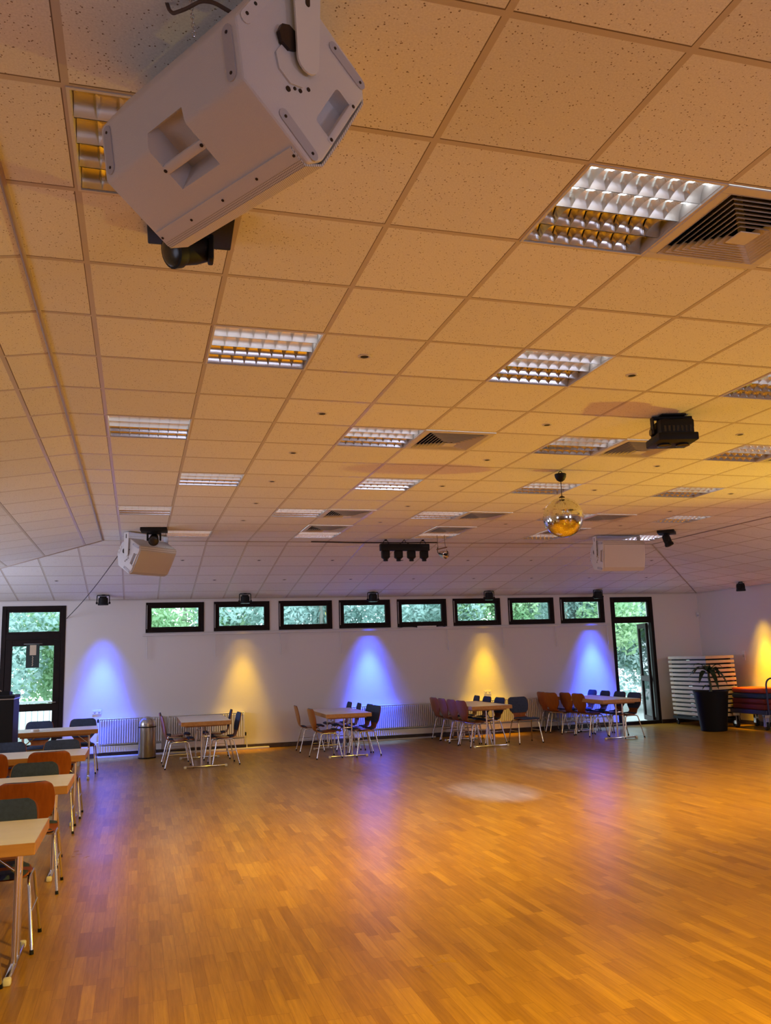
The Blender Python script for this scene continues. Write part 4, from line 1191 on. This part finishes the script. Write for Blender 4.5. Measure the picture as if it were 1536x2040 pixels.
# small white power strip on the ledge
bm = bm_new(); bx(bm, (-0.21, -0.02, 0), (0.21, 0.02, 0.034), 0.005); 
t = thing('power_strip', 'small white power strip lying on the ledge under the fifth window', 'power strip', (6.10, YW - 0.042, ZS))
obj('body', bm, M['white'], t)
bm = bm_new()
for k in range(5): lathe(bm, [(0.013, 0.0341), (0.013, 0.036), (0.006, 0.0362)], c=(-0.15 + k * 0.075, 0, 0), n=14)
obj('socket', bm, M['cabstrip'], t)
bm = bm_new(); tube(bm, arc([(-0.21, 0, 0.012), (-0.45, 0.004, 0.03), (-0.62, 0.0, 0.006)], 0.1), 0.005, 6); tube(bm, arc([(0.21, 0, 0.012), (0.32, 0.004, 0.03), (0.42, 0.0, 0.006)], 0.06), 0.005, 6); obj('cord', bm, M['cable'], t, smooth=60)

# wall sockets, detector, switch
def plate(name, label, cat, loc, w, h, rotz=0, kind='socket'):
    t = thing(name, label, cat, loc, rotz)
    bm = bm_new(); bx(bm, (-w / 2, -0.012, -h / 2), (w / 2, 0, h / 2), 0.004); obj('plate', bm, M['white'], t)
    bm = bm_new()
    n = max(1, int(round(w / 0.08)))
    for k in range(n):
        cx = -w / 2 + w * (k + 0.5) / n
        if kind == 'socket': lathe(bm, [(0.021, -0.0125), (0.020, -0.0135), (0.006, -0.0138)], c=(cx, 0, 0), n=16, axis='y')
        else: bx(bm, (cx - 0.025, -0.017, -0.03), (cx + 0.025, -0.012, 0.03), 0.002)
    obj('insert', bm, M['cabstrip'], t); return t
plate('wall_socket', 'double socket plate above the left radiator', 'wall socket', (-0.45, YW, 0.83), 0.16, 0.08)
plate('wall_socket', 'socket plate on the yellow-lit wall above the third table', 'wall socket', (7.42, YW, 0.86), 0.16, 0.08)
plate('light_switch', 'pale switch plate on the right wall above the stacked tables', 'light switch', (XR, 13.62, 1.45), 0.08, 0.20, R(-90), 'switch')
t = thing('motion_detector', 'small white motion detector in the back right corner', 'motion detector', (XR - 0.035, YW - 0.035, 2.40), R(-45))
bm = bm_new(); lathe(bm, [(0.030, -0.055), (0.036, -0.04), (0.036, 0.04), (0.030, 0.055)], n=18); obj('body', bm, M['white'], t, smooth=40)
bm = bm_new(); bmesh.ops.create_uvsphere(bm, u_segments=14, v_segments=10, radius=0.026); bmesh.ops.translate(bm, vec=(0, -0.022, -0.012), verts=bm.verts); obj('lens', bm, M['cabstrip'], t, smooth=60)

# steel bin
t = thing('waste_bin', 'domed brushed steel waste bin standing between the radiators', 'bin', (0.455, 14.52, 0))
bm = bm_new(); lathe(bm, [(0.150, 0.0), (0.155, 0.012), (0.155, 0.545)], n=36); obj('body', bm, M['steel'], t, smooth=40)
bm = bm_new(); lathe(bm, [(0.158, 0.545), (0.158, 0.565)], n=36); lathe(bm, [(0.152, 0.0), (0.158, 0.002), (0.158, 0.02), (0.152, 0.022)], n=36); obj('band', bm, M['black'], t)
bm = bm_new(); lathe(bm, [(0.155, 0.565)] + [(0.155 * math.cos(a * PI / 24), 0.585 + 0.155 * math.sin(a * PI / 24)) for a in range(0, 12)], n=36); dm = obj('dome', bm, M['steel'], t, smooth=40)
bm = bm_new()
prism(bm, [(-0.07, 0), (0.07, 0), (0.055, 0.085), (-0.055, 0.085)], lambda u, v, w: (u, -0.150 + w + v * 0.48, 0.60 + v), -0.004, 0.004); obj('flap', bm, M['steel'], dm)

# planter with palm
t = thing('potted_plant', 'tall black tapered planter with a palm-like plant before the stacked tables', 'potted plant', (11.40, 12.95, 0))
bm = bm_new()
lathe(bm, [(0.235, 0.0), (0.25, 0.012), (0.335, 0.765), (0.345, 0.772), (0.345, 0.785), (0.315, 0.785), (0.308, 0.73)], n=40); obj('planter', bm, M['planter'], t, smooth=40)
bm = bm_new(); lathe(bm, [(0.306, 0.725), (0.31, 0.735), (0.15, 0.745)], n=30); obj('soil', bm, M['soil'], t)
bm = bm_new(); tube(bm, [(0, 0, 0.73), (0.012, 0.0, 0.9), (-0.006, 0.01, 1.05), (0.0, 0.0, 1.20)], [0.032, 0.027, 0.024, 0.018], 10); st = obj('stem', bm, M['stem'], t, smooth=60)
def leaf(a, L, rise, droop, w=0.055, base=(0, 0, 1.15)):
    bm = bm_new(); n = 12; rows = []
    for k in range(n + 1):
        s = k / n; r_ = L * s; z = rise * math.sin(min(1, s * 1.15) * PI / 2) - droop * s ** 2.2
        hw = w * math.sin(PI * min(1, 0.08 + s * 0.92)) ** 0.75 + 0.003
        c = Vector(base) + Vector((math.cos(a) * r_, math.sin(a) * r_, z)); sd = Vector((-math.sin(a), math.cos(a), 0))
        rows.append([bm.verts.new(c - sd * hw + Vector((0, 0, hw * 0.35))), bm.verts.new(c), bm.verts.new(c + sd * hw + Vector((0, 0, hw * 0.35)))])
    for A, B in zip(rows, rows[1:]):
        for j in range(2): bm.faces.new((A[j], A[j + 1], B[j + 1], B[j]))
    bmesh.ops.solidify(bm, geom=list(bm.faces), thickness=0.002)
    return bm
for k, (a, L, ri, dr) in enumerate([(205, .42, .10, .30), (165, .40, .16, .22), (250, .38, .14, .32), (300, .36, .12, .34), (345, .36, .13, .40), (20, .38, .20, .32), (60, .34, .22, .2), (110, .36, .2, .24), (140, .3, .24, .12), (320, .28, .22, .14), (225, .30, .20, .16), (270, .26, .05, .38)]):
    obj('leaf', leaf(R(a), L, ri, dr), M['palm'], t, smooth=60)
obj('leaf', leaf(R(195), .24, .08, .12, .025, (0, 0, 0.86)), M['palm'], t, smooth=60)

# stack of folded tables on a dolly: x 11.69..12.39, y 13.4..14.73
t = thing('dolly', 'low black dolly under the stack of folded tables', 'dolly', (12.04, 14.06, 0))
bm = bm_new(); bx(bm, (-0.35, -0.66, 0.13), (0.35, 0.66, 0.19), 0.008); obj('deck', bm, M['black'], t)
for sx in (-1, 1):
    for sy in (-1, 1):
        bm = bm_new(); lathe(bm, [(0.045, -0.016), (0.052, -0.012), (0.052, 0.012), (0.045, 0.016)], c=(sx * 0.29, sy * 0.57, 0.052), n=20, axis='x'); bx(bm, (sx * 0.29 - 0.025, sy * 0.57 - 0.02, 0.05), (sx * 0.29 + 0.025, sy * 0.57 + 0.02, 0.13), 0.004); obj('caster', bm, M['blackgloss'], t, smooth=40)
bm = bm_new(); tube(bm, arc([(0.385, -0.60, 0.16), (0.385, -0.60, 1.13), (0.385, 0.60, 1.13), (0.385, 0.60, 0.16)], 0.10), 0.018, 10)
for y in (-0.6, 0.6): bx(bm, (0.33, y - 0.02, 0.135), (0.40, y + 0.02, 0.17), 0.004)
obj('handle', bm, M['black'], t, smooth=50)
NL = 14; z0 = 0.19; pitch_ = (1.475 - z0) / NL
proto = None
for k in range(NL):
    sh = 0.0022 * (NL - k) ; z = z0 + k * pitch_
    lab = 'folded table in the stack by the right corner, %s from the top' % (['topmost', 'second', 'third', 'fourth', 'fifth', 'sixth', 'seventh', 'eighth', 'ninth', 'tenth', 'eleventh', 'twelfth', 'thirteenth', 'lowest'][NL - 1 - k])
    if k == NL - 1: lab = 'folded table lying topmost in the stack by the right corner'
    if k == 0: lab = 'folded table lying lowest in the stack by the right corner'
    loc = (12.035 + sh + rnd.uniform(-0.003, 0.003), 14.06 + rnd.uniform(-0.004, 0.004), z)
    if proto is None:
        proto = thing('folded_table', lab, 'folding table', loc, 0, 'stacked folded tables')
        bm = bm_new(); bx(bm, (-0.35, -0.665, 0.031), (0.35, 0.665, pitch_ - 0.0005), 0.006); obj('tabletop', bm, M['board'], proto)
        bm = bm_new()
        for sx in (-1, 1): bx(bm, (sx * 0.29 - 0.02, -0.60, 0.0), (sx * 0.29 + 0.02, 0.60, 0.031), 0.003)
        for y in (-0.5, 0.0, 0.5): bx(bm, (-0.27, y - 0.015, 0.005), (0.27, y + 0.015, 0.03), 0.003)
        obj('folded_frame', bm, M['black'], proto)
        bm = bm_new(); bx(bm, (-0.31, -0.06, 0.0), (-0.302, 0.06, 0.012), 0.002); obj('latch', bm, M['chrome'], proto)
    else:
        o = dup(proto, loc, R(rnd.uniform(-0.4, 0.4)), lab)

# mat trolley along the right wall
t = thing('platform_trolley', 'dark blue platform trolley with hoop handle at the right edge', 'trolley', (12.46, 12.86, 0))
bm = bm_new(); bx(bm, (-0.30, -0.55, 0.30), (0.30, 0.52, 0.385), 0.012); obj('deck', bm, M['deck'], t)
bm = bm_new(); tube(bm, arc([(-0.255, -0.565, 0.30), (-0.255, -0.565, 1.01), (0.255, -0.565, 1.01), (0.255, -0.565, 0.30)], 0.16, 10), 0.017, 12); obj('handle', bm, M['deck'], t, smooth=50)
for sx in (-1, 1):
    for sy in (-1, 1):
        c = (sx * 0.24, -0.45 if sy < 0 else 0.42, 0)
        bm = bm_new(); lathe(bm, [(0.068, -0.020), (0.080, -0.014), (0.080, 0.014), (0.068, 0.020)], c=(c[0], c[1], 0.080), n=24, axis='x'); w_ = obj('caster', bm, M['blackgloss'], t, smooth=40)
        bm = bm_new(); bx(bm, (c[0] - 0.040, c[1] - 0.035, 0.07), (c[0] - 0.028, c[1] + 0.035, 0.24), 0.004); bx(bm, (c[0] + 0.028, c[1] - 0.035, 0.07), (c[0] + 0.040, c[1] + 0.035, 0.24), 0.004); bx(bm, (c[0] - 0.05, c[1] - 0.045, 0.24), (c[0] + 0.05, c[1] + 0.045, 0.30), 0.006); obj('fork', bm, M['chrome'], w_)
z = 0.385
for k, (h_, mt, lab) in enumerate([(0.115, 'darkred', 'dark red mat lying lowest on the blue trolley'), (0.105, 'darkred', 'dark red mat under the blue mat on the trolley'), (0.105, 'blue', 'dark blue mat in the pile on the trolley'), (0.10, 'red', 'bright red mat on top of the pile on the trolley')]):
    bm = bm_new(); dx = rnd.uniform(-0.015, 0.015)
    bx(bm, (-0.275, -0.50, 0), (0.275, 0.47, h_), 0.035, seg=4)
    if k == 3:
        for v in bm.verts:
            if v.co.z > h_ * 0.5: v.co.z += 0.02 * (1 - (v.co.x / 0.3) ** 2) * (1 - (v.co.y / 0.55) ** 2)
    o = obj('gym_mat', bm, M[mt], loc=(12.46 + dx, 12.86, z), rotz=rnd.uniform(-0.02, 0.02), smooth=50); tag(o, lab, 'mat', 'mats piled on the trolley'); z += h_

# ------------------------------------------------------------------ OUTDOORS
def crown(c, rx, rz, n, seed, size=0.08):
    r_ = random.Random(seed); bm = bm_new()
    cl = [(r_.gauss(0, 0.5), r_.gauss(0, 0.5), r_.gauss(0, 0.5), r_.uniform(0.30, 0.52)) for _ in range(16)]
    for _ in range(n):
        k = r_.choice(cl)
        d = Vector((r_.gauss(0, 1), r_.gauss(0, 1), r_.gauss(0, 1))).normalized() * (r_.random() ** 0.4) * k[3]
        p = Vector((c[0] + (k[0] + d.x) * rx, c[1] + (k[1] + d.y) * rx * 0.8, c[2] + (k[2] + d.z) * rz))
        if p.z < 0.05 or p.y < YW + 0.9: continue
        s = size * r_.uniform(0.6, 1.35)
        q = Vector((r_.gauss(0, 1), r_.gauss(0, 1), r_.gauss(0, 1) + 0.8)).normalized()
        x = q.orthogonal().normalized(); y = q.cross(x); an = r_.uniform(0, 6.28); x, y = x * math.cos(an) + y * math.sin(an), y * math.cos(an) - x * math.sin(an)
        bm.faces.new([bm.verts.new(p - x * s), bm.verts.new(p + y * s * 0.45 + q * s * 0.1), bm.verts.new(p + x * s), bm.verts.new(p - y * s * 0.45 + q * s * 0.1)])
    me = bpy.data.meshes.new('foliage'); bm.to_mesh(me); bm.free(); return me
def tree(label, x, y, rx, rz, zc, n, m, seed, lean=0.0, trunk_r=0.12):
    t = thing('tree', label, 'tree', (0, 0, 0), 0, 'trees outside the windows')
    me = crown((x + lean, y, zc), rx, rz, int(n * 1.75), seed); me.materials.append(M[m])
    o = bpy.data.objects.new('foliage', me); COL.objects.link(o); o.parent = t
    bm = bm_new()
    tube(bm, [(x, y, -0.05), (x + lean * 0.25, y, zc * 0.35), (x + lean * 0.6, y + 0.1, zc * 0.65), (x + lean, y, zc + rz * 0.3)], [trunk_r, trunk_r * 0.85, trunk_r * 0.7, trunk_r * 0.3], 10)
    for k in range(4):
        a = k * 1.7 + seed; b0 = Vector((x + lean * 0.6, y + 0.1, zc * 0.65))
        tube(bm, [b0, b0 + Vector((math.cos(a) * rx * 0.5, math.sin(a) * 0.3, rz * 0.5))], [trunk_r * 0.5, trunk_r * 0.15], 6)
    obj('trunk', bm, M['bark'], t, smooth=60)
    return t
TR = [('pale tree seen through the left door', -3.4, 20.0, 1.7, 1.7, 1.9, 6000, 'leafa', 0.0),
      ('green tree right of centre in the left door glass', -1.7, 21.5, 1.6, 1.9, 2.1, 5200, 'leafb', 0.3),
      ('leafy tree outside the first window', 1.2, 19.5, 1.7, 1.5, 3.0, 4600, 'leafb', 0.2),
      ('leafy tree outside the second window', 3.0, 20.2, 1.5, 1.4, 2.9, 3200, 'leafa', 0.2),
      ('dense tree outside the third window', 4.9, 19.2, 1.6, 1.5, 3.0, 5200, 'leafc', -0.2),
      ('dense tree outside the fourth window', 6.6, 19.6, 1.6, 1.5, 2.9, 5200, 'leafa', 0.3),
      ('pale tree outside the fifth window', 8.4, 20.3, 1.5, 1.4, 2.9, 3300, 'leafa', 0.2),
      ('teal tree outside the sixth window', 9.9, 19.2, 1.6, 1.5, 3.0, 5200, 'leafb', 0.0),
      ('teal tree outside the seventh window', 11.6, 19.4, 1.6, 1.5, 3.0, 5600, 'leafc', 0.2),
      ('pale tree outside the eighth window', 13.2, 20.0, 1.6, 1.5, 3.0, 5000, 'leafa', 0.2)]
for k, (lab, x, y, rx, rz, zc, n, m, ln) in enumerate(TR): tree(lab, x, y, rx, rz, zc, n, m, 100 + k, ln)
tree('leafy tree with a leaning grey trunk outside the open door', 14.9, 18.9, 1.6, 1.9, 2.1, 8200, 'leafb', 211, -0.75, 0.13)
tree('dense bush-like tree filling the background of the open door', 15.4, 21.5, 2.2, 1.9, 2.2, 9000, 'leafc', 212, 0.0, 0.10)
# railing seen through the left door
t = thing('railing', 'pale grey railing outside the left door', 'railing', (-3.0, 18.2, -0.03))
bm = bm_new()
for z in (0.08, 0.95): bx(bm, (-2.4, -0.02, z), (2.4, 0.02, z + 0.05), 0.004)
obj('rail', bm, M['rail'], t)
bm = bm_new()
for k in range(41): bx(bm, (-2.4 + k * 0.12 - 0.008, -0.008, 0.12), (-2.4 + k * 0.12 + 0.008, 0.008, 0.96))
obj('bars', bm, M['rail'], t)
for x in (-2.4, 0.0, 2.4):
    bm = bm_new(); bx(bm, (x - 0.03, -0.03, 0), (x + 0.03, 0.03, 1.05), 0.004); obj('post', bm, M['rail'], t)

# made-up window frames on the solid near wall, unseen, added beside the fill lamps
for k, wx in enumerate((-2.6, 1.6, 5.8, 10.0)):
    bm = bm_new(); win_frame(bm, wx - 1.1, wx + 1.1, 1.15, 2.65, 0.08, YN, YN + 0.06)
    struct(obj('window_%d' % (9 + k), bm, M['frame']))
bpy.context.view_layer.update()
